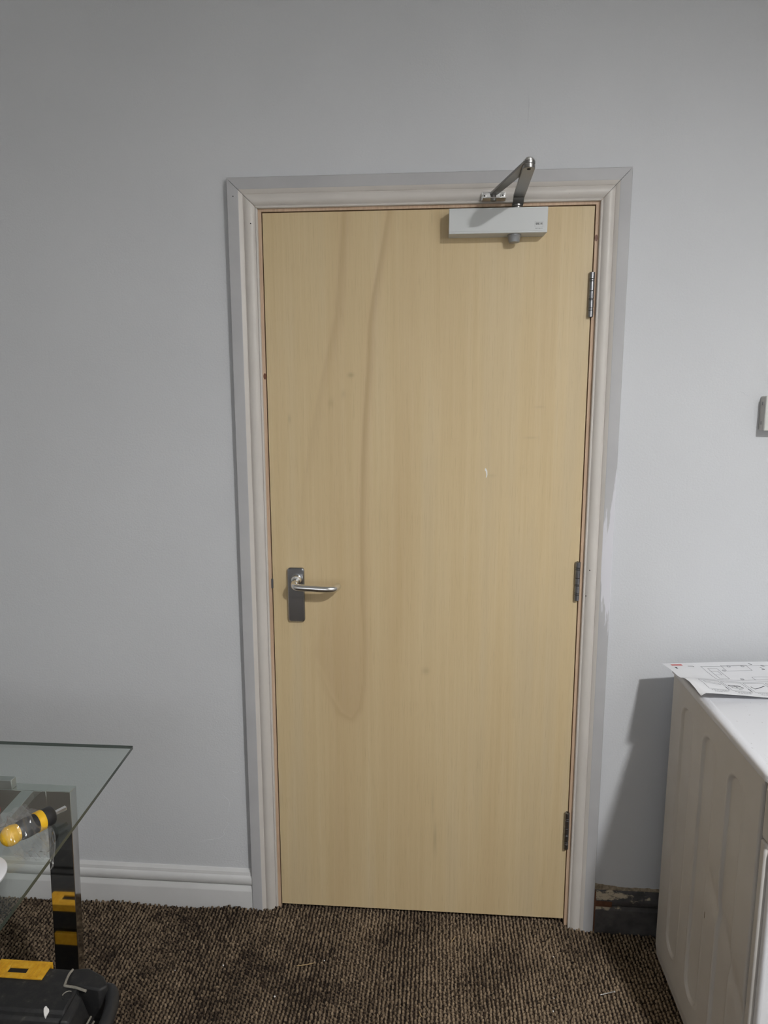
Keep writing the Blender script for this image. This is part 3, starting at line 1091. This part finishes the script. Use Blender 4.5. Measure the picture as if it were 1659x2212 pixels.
# worktop with rounded front corners
ring = []
tx0, tx1, tyb, tyf, tr_ = WX0 - 0.0045, WX1 + 0.0035, WYB + 0.004, WYF - 0.036, 0.036
ring.append((tx0, tyb))
for k in range(9):
    a = PI + (PI / 2) * k / 8
    ring.append((tx0 + tr_ + tr_ * math.cos(a), tyf + tr_ + tr_ * math.sin(a)))
for k in range(9):
    a = 1.5 * PI + (PI / 2) * k / 8
    ring.append((tx1 - tr_ + tr_ * math.cos(a), tyf + tr_ + tr_ * math.sin(a)))
ring.append((tx1, tyb))


def inset(r, d):
    cx, cy = (tx0 + tx1) / 2, (tyb + tyf) / 2
    sx, sy = 1 - d / ((tx1 - tx0) / 2), 1 - d / ((tyb - tyf) / 2)
    return [(cx + (x - cx) * sx, cy + (y - cy) * sy) for x, y in r]


m = MB()
lev = [(WZT + 0.0012, 0.002), (WZT + 0.003, 0.0), (TOPZ - 0.007, 0.0), (TOPZ - 0.0035, 0.0012), (TOPZ - 0.0010, 0.0038), (TOPZ, 0.0085), (TOPZ - 0.0002, 0.0150), (TOPZ - 0.0012, 0.0165), (TOPZ - 0.0010, 0.022)]
m.rings([[(x, y, z) for x, y in inset(ring, d)] for z, d in lev], True, 0, True)
m.build('worktop', 'worktop_white', wm, angle=50)
MB().box(tx0 + 0.006, tx1 - 0.006, WYF - 0.03, WYB, WZT - 0.004, WZT + 0.0015).build('seal_strip', 'grey_plastic', wm)
# front: fascia, lower panel, kick plate
fas = MB().box(WX0 + 0.001, WX1 - 0.001, WYF - 0.036, WYF - 0.001, 0.705, WZT - 0.001).build('control_fascia', 'enamel_side', wm, bevel=0.008, seg=3)
fr_ = MB().box(WX0 + 0.001, WX1 - 0.001, WYF - 0.022, WYF - 0.0015, 0.075, 0.704).build('front_frame', 'enamel_side', wm, bevel=0.004)
fpn = MB().box(WX0 + 0.008, WX1 - 0.008, WYF - 0.040, WYF - 0.020, 0.080, 0.698).build('front_panel', 'enamel_white', wm, bevel=0.006, seg=3)
MB().box(WX0 + 0.004, WX1 - 0.004, WYF - 0.030, WYF - 0.002, 0.004, 0.073).build('kick_plate', 'enamel_white', wm, bevel=0.004)
MB().box(WX0 + 0.020, WX0 + 0.190, WYF - 0.040, WYF - 0.030, 0.720, 0.805).build('soap_drawer', 'enamel_white', fas, bevel=0.004)
MB().lathe((WX0 + 0.30, WYF - 0.034, 0.762), (0, -1, 0), [(0, 0.030), (0.012, 0.029), (0.022, 0.022), (0.023, 0.0)], 32).build('dial', 'grey_plastic', fas)
pc = ((WX0 + WX1) / 2, WYF - 0.038, 0.40)
MB().lathe(pc, (0, -1, 0), [(0, 0.190), (0.014, 0.186), (0.022, 0.170), (0.020, 0.148), (0.006, 0.140)], 48, cap=False).build('door_ring', 'enamel_white', fpn)
MB().lathe(pc, (0, -1, 0), [(0.004, 0.146), (0.014, 0.130), (0.020, 0.09), (0.022, 0.001)], 48).build('door_window', 'dark_glass', fpn)
for x in (WX0 + 0.05, WX1 - 0.05):
    for y in (WYF + 0.05, WYB - 0.05):
        MB().cyl((x, y, -0.016), (x, y, 0.006), 0.018, 0.016).build('foot', 'tool_black', wm)

# ------------------------------------------------------------------ printed sheet on the machine
BLc, FLc, BRc, FRc = Vector((1.037, -0.105)), Vector((1.060, -0.312)), Vector((1.332, -0.072)), Vector((1.355, -0.279))
EF = ([0, 0.012, 0.036, 0.09, 0.16, 0.31, 0.52, 0.8, 1.0], [0.8545, 0.8570, 0.8607, 0.8600, 0.8578, 0.8537, 0.8470, 0.8440, 0.8440])
EL = ([0, 0.1, 0.2, 0.32, 0.42, 0.5, 0.56, 0.61, 0.73, 0.85, 0.97, 1.0], [0.8485, 0.8505, 0.8525, 0.8530, 0.8525, 0.8540, 0.8590, 0.8618, 0.8633, 0.8600, 0.8550, 0.8545])
EB = ([0, 0.2, 0.53, 0.94, 1.0], [0.8485, 0.8493, 0.8503, 0.8497, 0.8495])
ER = ([0, 0.3, 1.0], [0.8495, 0.8450, 0.8440])


def ed_(E, x):
    return float(np.interp(x, E[0], E[1]))


def paper(u, v, lift=0.0):
    u, v = min(max(u, 0), 1), min(max(v, 0), 1)
    p = (BLc * (1 - u) + BRc * u) * (1 - v) + (FLc * (1 - u) + FRc * u) * v
    f, b, l, r = ed_(EF, u), ed_(EB, u), ed_(EL, v), ed_(ER, v)
    wl, wf = (1 - u) ** 3.0, v ** 2.2
    wr, wb = 1 - wl, 1 - wf
    h = wb * b + wf * f + wl * l + wr * r - (wl * wb * EL[1][0] + wl * wf * EL[1][-1] + wr * wb * ER[1][0] + wr * wf * ER[1][-1])
    h += 0.0012 * math.sin(u * 9 + 1.0) * math.sin(PI * v) * math.sin(PI * u)
    return Vector((p.x, p.y, max(h, 0.8415) + lift))


m = MB()
NU, NV = 56, 44
gr = [[paper(i / NU, j / NV) for i in range(NU + 1)] for j in range(NV + 1)]
top = [p for r in gr for p in r]
bot = [p - Vector((0, 0, 0.00025)) for p in top]
ff_ = []
for j in range(NV):
    for i in range(NU):
        a = j * (NU + 1) + i
        ff_.append((a, a + NU + 1, a + NU + 2, a + 1))
K = len(top)
fb_ = [tuple(reversed([K + i for i in f])) for f in ff_]
ed = [j * (NU + 1) for j in range(NV + 1)] + [NV * (NU + 1) + i for i in range(1, NU + 1)] + [j * (NU + 1) + NU for j in range(NV - 1, -1, -1)] + [i for i in range(NU - 1, 0, -1)]
fe_ = [(ed[i], K + ed[i], K + ed[(i + 1) % len(ed)], ed[(i + 1) % len(ed)]) for i in range(len(ed))]
m.add(top + bot, ff_ + fb_ + fe_, 0, True)
sheet = m.build('instruction_sheet', 'paper_white', angle=60)
tag(sheet, 'white printed instruction sheet with curled corners on the washing machine', 'paper')


class Ink:
    def __init__(s):
        s.m = MB()

    def line(s, pts, w=0.0035, closed=False):
        if closed:
            pts = list(pts) + [pts[0]]
        for (u0, v0), (u1, v1) in zip(pts[:-1], pts[1:]):
            n = max(1, int(math.hypot(u1 - u0, v1 - v0) / 0.03))
            dx, dy = (u1 - u0) * 0.297, (v1 - v0) * 0.2
            L = math.hypot(dx, dy) or 1
            wu, wv = -dy / L * w / 2 * 0.297, dx / L * w / 2 * 0.297
            ou, ov = wu / 0.297, wv / 0.2
            for k in range(n):
                a, b = k / n, (k + 1) / n
                p = (u0 + (u1 - u0) * a, v0 + (v1 - v0) * a)
                q = (u0 + (u1 - u0) * b, v0 + (v1 - v0) * b)
                s.m.add([paper(p[0] + ou, p[1] + ov, 0.0003), paper(p[0] - ou, p[1] - ov, 0.0003),
                         paper(q[0] - ou, q[1] - ov, 0.0003), paper(q[0] + ou, q[1] + ov, 0.0003)], [(0, 1, 2, 3)])

    def rect(s, u0, v0, u1, v1, w=0.0035):
        s.line([(u0, v0), (u1, v0), (u1, v1), (u0, v1)], w, True)

    def fill(s, u0, v0, u1, v1):
        n = 6
        for k in range(n):
            a, b = u0 + (u1 - u0) * k / n, u0 + (u1 - u0) * (k + 1) / n
            s.m.add([paper(a, v0, 0.0003), paper(a, v1, 0.0003), paper(b, v1, 0.0003), paper(b, v0, 0.0003)], [(0, 1, 2, 3)])

    def circ(s, u, v, r, w=0.003):
        s.line([(u + r * math.cos(2 * PI * k / 14), v + r * 1.485 * math.sin(2 * PI * k / 14)) for k in range(14)], w, True)


ig = Ink()
ig.rect(0.30, 0.12, 0.98, 0.52)
ig.rect(0.34, 0.18, 0.42, 0.48)
ig.rect(0.48, 0.10, 0.70, 0.25)
ig.rect(0.62, 0.44, 0.80, 0.52)
ig.rect(0.34, 0.26, 0.40, 0.36)
for u, v in ((0.54, 0.13), (0.66, 0.13), (0.46, 0.24), (0.52, 0.49), (0.78, 0.46), (0.85, 0.44), (0.84, 0.12)):
    ig.circ(u, v, 0.014)
    ig.circ(u, v, 0.007)
for k in range(5):
    u0 = 0.105 + k * 0.185
    ig.rect(u0, 0.62, u0 + 0.165, 0.88)
ig.line([(0.13, 0.66), (0.24, 0.70), (0.25, 0.74), (0.14, 0.72)], closed=True)
ig.line([(0.10, 0.575), (0.55, 0.585), (0.98, 0.56)])
ig.m.build('drawing', 'ink_grey', sheet)['kind'] = 'stuff'
idk = Ink()
idk.line([(0.31, 0.73), (0.40, 0.71), (0.42, 0.78), (0.33, 0.80)], 0.006, True)
idk.line([(0.33, 0.76), (0.41, 0.74)], 0.006)
idk.line([(0.36, 0.72), (0.37, 0.79)], 0.006)
idk.line([(0.36, 0.835), (0.39, 0.835)], 0.006)
idk.line([(0.50, 0.72), (0.51, 0.78), (0.545, 0.76), (0.62, 0.70)], 0.007)
idk.line([(0.265, 0.80), (0.268, 0.86)], 0.006)
idk.line([(0.448, 0.80), (0.451, 0.86)], 0.006)
idk.line([(0.19, 0.115), (0.235, 0.115), (0.237, 0.135)], 0.006)
idk.line([(0.74, 0.05), (0.76, 0.09)], 0.008)
idk.line([(0.80, 0.16), (0.82, 0.22), (0.79, 0.23)], 0.006)
idk.fill(0.062, 0.150, 0.078, 0.205)
for k in range(5):
    u0 = 0.115 + k * 0.185
    for r, wd in ((0.905, 0.14), (0.935, 0.105)):
        u = u0 + (0.0 if r < 0.92 else 0.015)
        end = u + wd
        while u < end:
            wl = random.uniform(0.008, 0.022)
            idk.line([(u, r), (min(u + wl, end), r)], 0.0045)
            u += wl + 0.004
idk.m.build('print', 'ink_dark', sheet)['kind'] = 'stuff'
ir = Ink()
ir.fill(0.060, 0.045, 0.155, 0.095)
ir.m.build('red_heading', 'ink_red', sheet)

# ------------------------------------------------------------------ glass desk
GZ = 0.7100
desk = tag(thing('glass_desk', (-0.75, -0.75, 0)), 'clear glass desk with polished chrome frame in front of the left wall', 'desk')
cr = [(-0.2592, -0.3678), (-1.30, -0.3732), (-1.28, -1.06), (-0.2112, -1.06)]
m = MB()
lo = [(x, y, GZ - 0.008) for x, y in cr]
hi = [(x, y, GZ) for x, y in cr]
m.add(lo + hi, [(0, 1, 2, 3), (7, 6, 5, 4)], 0)
m.add(lo + hi, [(0, 4, 5, 1), (1, 5, 6, 2), (2, 6, 7, 3), (3, 7, 4, 0)], 1)
m.build('glass_top', ['pane_glass', 'pane_edge'], desk)['label'] = 'clear greenish glass top with square corner'
RZ = 0.680
LX0, LX1, LY0, LY1 = -0.3890, -0.3335, -0.5205, -0.4950
sh = -0.022
LEGZ = -0.003
m = MB()
m.hexa([(LX0 + sh, LY0, LEGZ), (LX1 + sh, LY0, LEGZ), (LX1 + sh, LY1, LEGZ), (LX0 + sh, LY1, LEGZ)],
       [(LX0, LY0, RZ), (LX1, LY0, RZ), (LX1, LY1, RZ), (LX0, LY1, RZ)])
m.build('leg', 'chrome', desk, bevel=0.0012)
m = MB()
m.box(-1.19, LX0 + 0.0005, LY0 - 0.0008, LY1 + 0.0008, 0.606, RZ)
m.build('apron_rail', 'chrome', desk, bevel=0.0012)
for (x0, y0, dxs) in ((-1.2435, LY0, 0.022), (-1.2435, -1.02, 0.022), (-0.412, -1.02, -0.022)):
    m = MB()
    m.hexa([(x0 + dxs, y0, LEGZ), (x0 + 0.054 + dxs, y0, LEGZ), (x0 + 0.054 + dxs, y0 + 0.026, LEGZ), (x0 + dxs, y0 + 0.026, LEGZ)],
           [(x0, y0, RZ), (x0 + 0.054, y0, RZ), (x0 + 0.054, y0 + 0.026, RZ), (x0, y0 + 0.026, RZ)])
    m.build('leg', 'chrome', desk, bevel=0.0012)
m = MB()
m.hexa([(-0.4430, -0.5215, RZ - 0.018), (-0.4157, -0.5215, RZ - 0.018), (-0.3720, -1.02, RZ - 0.018), (-0.3990, -1.02, RZ - 0.018)][::-1],
       [(-0.4430, -0.5215, RZ), (-0.4157, -0.5215, RZ), (-0.3720, -1.02, RZ), (-0.3990, -1.02, RZ)][::-1])
m.build('cross_bar', 'brushed_alu', desk, bevel=0.001)
MB().box(-1.2, -0.36, -1.045, -1.0195, 0.635, RZ).build('front_rail', 'chrome', desk, bevel=0.001)
for x in (-1.10, -0.533):
    MB().box(x, x + 0.068, -0.5220, -0.5040, RZ, GZ - 0.008).build('glass_spacer', 'brushed_alu', desk, bevel=0.0015)

# ------------------------------------------------------------------ things on the desk
# screwdriver
a0 = Vector((-0.3275, -0.7540, GZ + 0.0195))
a1 = Vector((-0.2690, -0.6500, GZ + 0.0175))
ax = (a1 - a0).normalized()
LN = (a1 - a0).length
sd = tag(thing('screwdriver', (-0.298, -0.702, GZ)), 'stubby screwdriver with black grip and yellow ends on the glass desk', 'screwdriver')


def lat(name, prof, mat, n=28, lab=None):
    o = MB().lathe(a0, ax, prof, n).build(name, mat, sd, angle=50)
    if lab:
        o['label'] = lab
    return o


lat('butt', [(-0.006, 0.004), (-0.0045, 0.0100), (0.000, 0.0152), (0.006, 0.0182), (0.014, 0.0185), (0.022, 0.0165), (0.0245, 0.0155)], 'tool_yellow', lab='rounded yellow butt end')
lat('grip', [(0.0235, 0.0158), (0.030, 0.0180), (0.040, 0.0190), (0.050, 0.0184), (0.0585, 0.0180)], 'tool_black', lab='black rubber grip')
lat('collar_ring', [(0.0585, 0.0180), (0.0595, 0.0193), (0.0660, 0.0194), (0.0715, 0.0192)], 'tool_yellow', lab='yellow ring')
lat('collar', [(0.0715, 0.0190), (0.0770, 0.0190), (0.0890, 0.0180), (0.0925, 0.0150), (0.0928, 0.006)], 'tool_black')
lat('shaft', [(0.092, 0.0052), (LN - 0.001, 0.0052), (LN, 0.0046)], 'bright_zinc', 6, 'short silver shaft')

# white round lid at the frame edge
ld = MB()
ld.lathe((-0.340, -0.843, GZ), (0, 0, 1), [(0, 0.058), (0.002, 0.061), (0.006, 0.0615), (0.0085, 0.058), (0.010, 0.050), (0.0105, 0.001)], 48)
tag(ld.build('round_lid', 'white_plastic', angle=50), 'white round disc lying on the glass at the left frame edge', 'lid')
# red object
rd = MB()
rd.lathe((-0.438, -0.672, GZ + 0.012), (0.86, 0.36, -0.02), [(0, 0.006), (0.004, 0.0105), (0.028, 0.0115), (0.036, 0.0100), (0.040, 0.005)], 20)
tag(rd.build('red_tool_handle', 'red_plastic', angle=50), 'small red plastic piece on the glass beside the grey cross bar', 'tool')

# clear film packaging: a crumpled sleeve over the screwdriver that hangs past the glass edge
NU, NV = 60, 46
Q00, Q10, Q01, Q11 = Vector((-0.425, -0.700)), Vector((-0.345, -0.608)), Vector((-0.275, -0.795)), Vector((-0.192, -0.778))
pts = []
for j in range(NV + 1):
    for i in range(NU + 1):
        u, v = i / NU, j / NV
        wob = 0.008 * noise.noise((u * 4, v * 4, 2.0))
        p = (Q00 * (1 - u) + Q10 * u) * (1 - v) + (Q01 * (1 - u) + Q11 * u) * v
        if u > 0.55:
            p = p + (Q10 - Q00).normalized() * (-(u - 0.55) ** 2 * 0.18 * (1 - math.sin(PI * v) ** 0.7 * 0.9))
        P = Vector((p.x + wob, p.y - wob, 0))
        # drape over the handle
        rel = P - Vector((a0.x, a0.y, 0))
        al = rel.dot(Vector((ax.x, ax.y, 0)))
        pe = abs(rel.dot(Vector((-ax.y, ax.x, 0))))
        hump = 0.0405 * math.exp(-(pe / 0.026) ** 2) * (1 / (1 + math.exp(-(al + 0.015) / 0.006))) * (1 / (1 + math.exp((al - 0.058) / 0.006)))
        z = GZ + 0.004 + hump + 0.012 * abs(noise.noise((u * 6.0, v * 6.0, 5.0))) + 0.008 * abs(noise.noise((u * 15, v * 15, 9.0)))
        xe = -0.2592 + 0.0480 * (-0.3678 - P.y) / 0.6922
        over = P.x - xe
        if over > -0.004:
            z -= (over + 0.004) * 0.9 - 0.003
        pts.append((P.x, P.y, z))
ff_ = []
for j in range(NV):
    for i in range(NU):
        a = j * (NU + 1) + i
        ff_.append((a, a + 1, a + NU + 2, a + NU + 1))
m = MB()
m.add(pts, ff_, 0, True)
film = m.build('plastic_packaging', 'clear_film', angle=80)
tag(film, 'crumpled clear plastic film over the screwdriver, hanging past the glass edge', 'packaging')

# ------------------------------------------------------------------ toolbox on the floor
tb = tag(thing('toolbox', (-0.42, -0.75, 0)), 'scuffed black plastic toolbox with yellow top latch under the desk', 'toolbox')
TZ = 0.300
m = MB()
m.hexa([(-0.66, -0.93, -0.030), (-0.245, -0.93, -0.030), (-0.245, -0.60, -0.030), (-0.66, -0.60, -0.030)],
       [(-0.67, -0.94, 0.235), (-0.235, -0.94, 0.235), (-0.235, -0.588, 0.235), (-0.67, -0.588, 0.235)])
m.build('body', 'box_black', tb, bevel=0.012, seg=3)
m = MB()
prof = [(-0.5800, 0.232), (-0.5765, 0.262), (-0.5765, 0.290), (-0.5830, 0.2985), (-0.596, TZ), (-0.672, TZ - 0.0005), (-0.683, 0.2960), (-0.6880, 0.2830), (-0.6960, 0.2790), (-0.90, 0.276), (-0.935, 0.268), (-0.942, 0.232)]
A = [(-0.672, y, z) for y, z in prof]
B = [(-0.2900, y, z) for y, z in prof]
n = len(prof)
for i in range(n - 1):
    m.add([A[i], B[i], B[i + 1], A[i + 1]], [(0, 1, 2, 3)], 0)
m.add(A, [tuple(reversed(range(n)))])
m.add(B, [tuple(range(n))])
m.add([A[0], A[-1], B[-1], B[0]], [(0, 1, 2, 3)])
lid = m.build('lid', 'box_black', tb, bevel=0.004, seg=2)
# raised corner block with chamfer
m = MB()
cb = [(-0.3230, -0.5845), (-0.2905, -0.5800), (-0.2490, -0.5980), (-0.2300, -0.6200), (-0.2420, -0.6330), (-0.2960, -0.6260), (-0.3150, -0.6230)]
m.hexa([(x, y, 0.225) for x, y in cb], [(x, y, TZ + 0.0030) for x, y in cb])
m.build('corner_block', 'box_black', tb, bevel=0.004, seg=2)
m = MB()
m.hexa([(-0.292, -0.70, 0.235), (-0.258, -0.690, 0.235), (-0.258, -0.640, 0.235), (-0.292, -0.632, 0.235)],
       [(-0.292, -0.70, 0.292), (-0.276, -0.695, 0.286), (-0.276, -0.640, 0.290), (-0.292, -0.632, 0.298)])
m.build('corner_block', 'box_black', tb, bevel=0.004, seg=2)
# worn light ridge running round the corner block
rp = catmull([(-0.3235, -0.5860, TZ + 0.0015), (-0.3250, -0.6000, TZ + 0.002), (-0.3205, -0.6230, TZ + 0.002), (-0.3165, -0.6275, TZ + 0.002), (-0.2960, -0.6295, TZ + 0.002), (-0.2700, -0.6335, TZ - 0.001)], 5)
MB().tube(rp, 0.0026, 8).build('worn_ridge', 'wear_glint_grey', lid)
# side carrying handle
hd = catmull([(-0.268, -0.600, 0.262), (-0.236, -0.606, 0.276), (-0.214, -0.640, 0.280), (-0.204, -0.70, 0.278), (-0.204, -0.80, 0.272), (-0.214, -0.865, 0.262), (-0.250, -0.895, 0.25)], 6)
MB().tube(hd, 0.0135, 14).build('carry_handle', 'tool_black', tb)
m = MB()
m.tube([(-0.246, -0.664, 0.272), (-0.2510, -0.700, 0.262)], 0.0022, 8)
m.tube([(-0.236, -0.672, 0.270), (-0.2420, -0.716, 0.258)], 0.0022, 8)
m.build('scratch', 'wear_glint_grey', tb)
# round boss on the lid
MB().lathe((-0.3020, -0.6480, TZ - 0.001), (0, 0, 1), [(0, 0.0105), (0.0018, 0.0100), (0.0022, 0.0085), (0.0012, 0.0080), (0.0012, 0.001)], 24).build('boss', 'box_black', lid)
cres = [Vector((-0.3020 + 0.0098 * math.cos(a), -0.6480 + 0.0098 * math.sin(a), TZ + 0.0012)) for a in [math.radians(70 + 12 * k) for k in range(11)]]
MB().tube(cres, 0.0011, 6).build('rim_glint', 'wear_glint_grey', lid)  # crescent highlight on the boss, put in as a pale strip
# paint splash
sp_ = [(-0.3270 + 0.0048 * (1 + 0.35 * math.sin(3 * a)) * math.cos(a), -0.6840 + 0.0062 * (1 + 0.3 * math.cos(2 * a + 1)) * math.sin(a)) for a in [2 * PI * k / 16 for k in range(16)]]
m = MB()
m.hexa([(x, y, 0.2800 + (y + 0.6960) * 1.02) for x, y in sp_], [(x, y, 0.2860 + (y + 0.6960) * 1.02) for x, y in sp_])
m.build('paint_splash', 'white_paint', lid, bevel=0.001)
# ribs on the front half of the lid
m = MB()
m.box(-0.66, -0.3300, -0.718, -0.704, 0.277, 0.2835)
m.build('lid_rib', 'box_black', lid, bevel=0.002)
m = MB()
m.box(-0.60, -0.3120, -0.80, -0.730, 0.274, 0.2830)
m.build('lid_panel', 'box_black', lid, bevel=0.003)
# yellow latch: slotted plate on top that folds down the back
ly = MB()
ya, yb = -0.5765, -0.6155
zt = TZ + 0.0035


def plate_seg(x0, x1, y0, y1, sk=0.0):
    ly.box(x0, x1, y0, y1, TZ - 0.001, zt)


X_0, X_1, W0, W1, VY0, VY1 = -0.492, -0.3755, -0.4590, -0.4170, -0.6035, -0.5905
plate_seg(X_0, W0, yb, ya)
plate_seg(W1, X_1, yb, ya)
plate_seg(W0, W1, yb, VY0)
plate_seg(W0, W1, VY1, ya)
ly.box(X_0, X_1, -0.5775, -0.5715, 0.286, zt)
MB().box(X_0 + 0.02, X_1, -0.5795, -0.5715, 0.196, 0.226).build('latch_tab', 'box_yellow', tb, bevel=0.001)
lat_ = ly.build('latch', 'box_yellow', tb, bevel=0.0010)
lat_['label'] = 'yellow slotted latch plate'
for x in (-0.484, -0.476, -0.468, -0.408, -0.400, -0.388):
    MB().box(x - 0.0010, x + 0.0010, yb + 0.003, ya - 0.004, zt - 0.0004, zt + 0.0010).build('groove_rib', 'box_yellow', lat_)
MB().box(W0, W1, VY0, VY1, TZ - 0.0008, TZ + 0.0004).build('slot_floor', 'dark_recess', lat_)

tb.location += Vector((0.021, -0.031, 0.030))

# ------------------------------------------------------------------ litter on the carpet
def pile_top(x, y):
    return floor_z(x, y) + 0.0060


p0, p1 = Vector((0.8902, -0.2473, pile_top(0.89, -0.24) + 0.0012)), Vector((0.9300, -0.2343, pile_top(0.93, -0.23) + 0.0020))
scw = tag(thing('loose_screw', (0.91, -0.241, pile_top(0.91, -0.24))), 'loose silver screw lying on the carpet near the washing machine', 'screw')
d = (p1 - p0)
MB().lathe(p0, d, [(0, 0.0005), (0.005, 0.0016), (d.length - 0.003, 0.0019)], 12).build('shank', 'bright_zinc', scw)
MB().lathe(p1, d, [(-0.0035, 0.0019), (-0.0005, 0.0038), (0.0004, 0.0036)], 16).build('head', 'bright_zinc', scw)
m = MB()
for k in range(12):
    c = p0.lerp(p1, 0.15 + 0.055 * k)
    m.lathe(c, d + Vector((0, 0, 0.004)), [(-0.0005, 0.0019), (0, 0.0024), (0.0005, 0.0019)], 12)
m.build('thread', 'bright_zinc', scw)
ST = [((0.0887, -0.2228), (0.112, -0.2175), (0.1368, -0.2082), 'long straw sliver on the carpet in front of the door'),
      ((0.4238, -0.3337), (0.427, -0.343), (0.4323, -0.3517), 'short straw sliver on the carpet at the bottom edge'),
      ((0.5091, -0.1032), (0.515, -0.092), (0.5227, -0.0797), 'thin straw sliver on the carpet close under the door')]
for a_, b_, c_, lab in ST:
    pts = catmull([(p[0], p[1], pile_top(*p) + 0.0014) for p in (a_, b_, c_)], 5)
    n = len(pts)
    tag(MB().tube(pts, [0.0003 + 0.0009 * math.sin(PI * (0.1 + 0.8 * k / (n - 1))) for k in range(n)], 6).build('straw_sliver', 'straw'), lab, 'straw', 'straw slivers on the carpet')
CRB = [(-0.109, -0.237, 0.0026, 'white plaster crumb on the carpet in front of the handle-side architrave'),
       (0.053, -0.324, 0.0026, 'white plaster crumb on the carpet below the long straw sliver'),
       (0.161, -0.198, 0.0018, 'tiny white crumb on the carpet just right of the long straw sliver'),
       (-0.234, -0.262, 0.0018, 'tiny white crumb on the carpet nearest the desk leg'),
       (0.79, -0.131, 0.0022, 'white plaster crumb on the carpet closest to the hinge-side architrave'),
       (0.769, -0.267, 0.0017, 'tiny pale crumb on the carpet level with the loose screw'),
       (0.761, -0.306, 0.0020, 'pale crumb on the carpet below and left of the loose screw')]
for x, y, r, lab in CRB:
    m = MB()
    m.lathe((x, y, pile_top(x, y) - r * 0.3), (random.uniform(-.3, .3), random.uniform(-.3, .3), 1), [(0, r * 0.4), (r * 0.5, r * random.uniform(.8, 1.1)), (r * 1.2, r * random.uniform(.6, .9)), (r * 1.6, r * 0.2)], 6)
    tag(m.build('plaster_crumb', 'white_paint'), lab, 'crumb', 'plaster crumbs on the carpet')

# ------------------------------------------------------------------ lamp that lights the room (above and right of the view)
lamp = tag(thing('ceiling_lamp', (LAMP.x, LAMP.y, LAMP.z)), 'opal dome ceiling lamp on a short stem', 'lamp')
MB().lathe((LAMP.x, LAMP.y, ZC), (0, 0, -1), [(0, 0.05), (0.012, 0.05), (0.018, 0.03)], 24).build('ceiling_rose', 'white_plastic', lamp)
MB().cyl((LAMP.x, LAMP.y, ZC - 0.016), (LAMP.x, LAMP.y, LAMP.z + 0.022), 0.008).build('stem', 'white_plastic', lamp)
MB().lathe((LAMP.x, LAMP.y, LAMP.z + 0.024), (0, 0, -1), [(0, 0.05), (0.004, 0.075), (0.029, 0.078), (0.029, 0.074), (0.020, 0.071)], 32).build('lamp_base', 'white_plastic', lamp)
MB().lathe((LAMP.x, LAMP.y, LAMP.z + 0.003), (0, 0, -1), [(0, 0.069), (0.003, 0.067), (0.007, 0.058), (0.010, 0.042), (0.0115, 0.023), (0.012, 0.002)], 28).build('diffuser', 'lamp_glow', lamp)
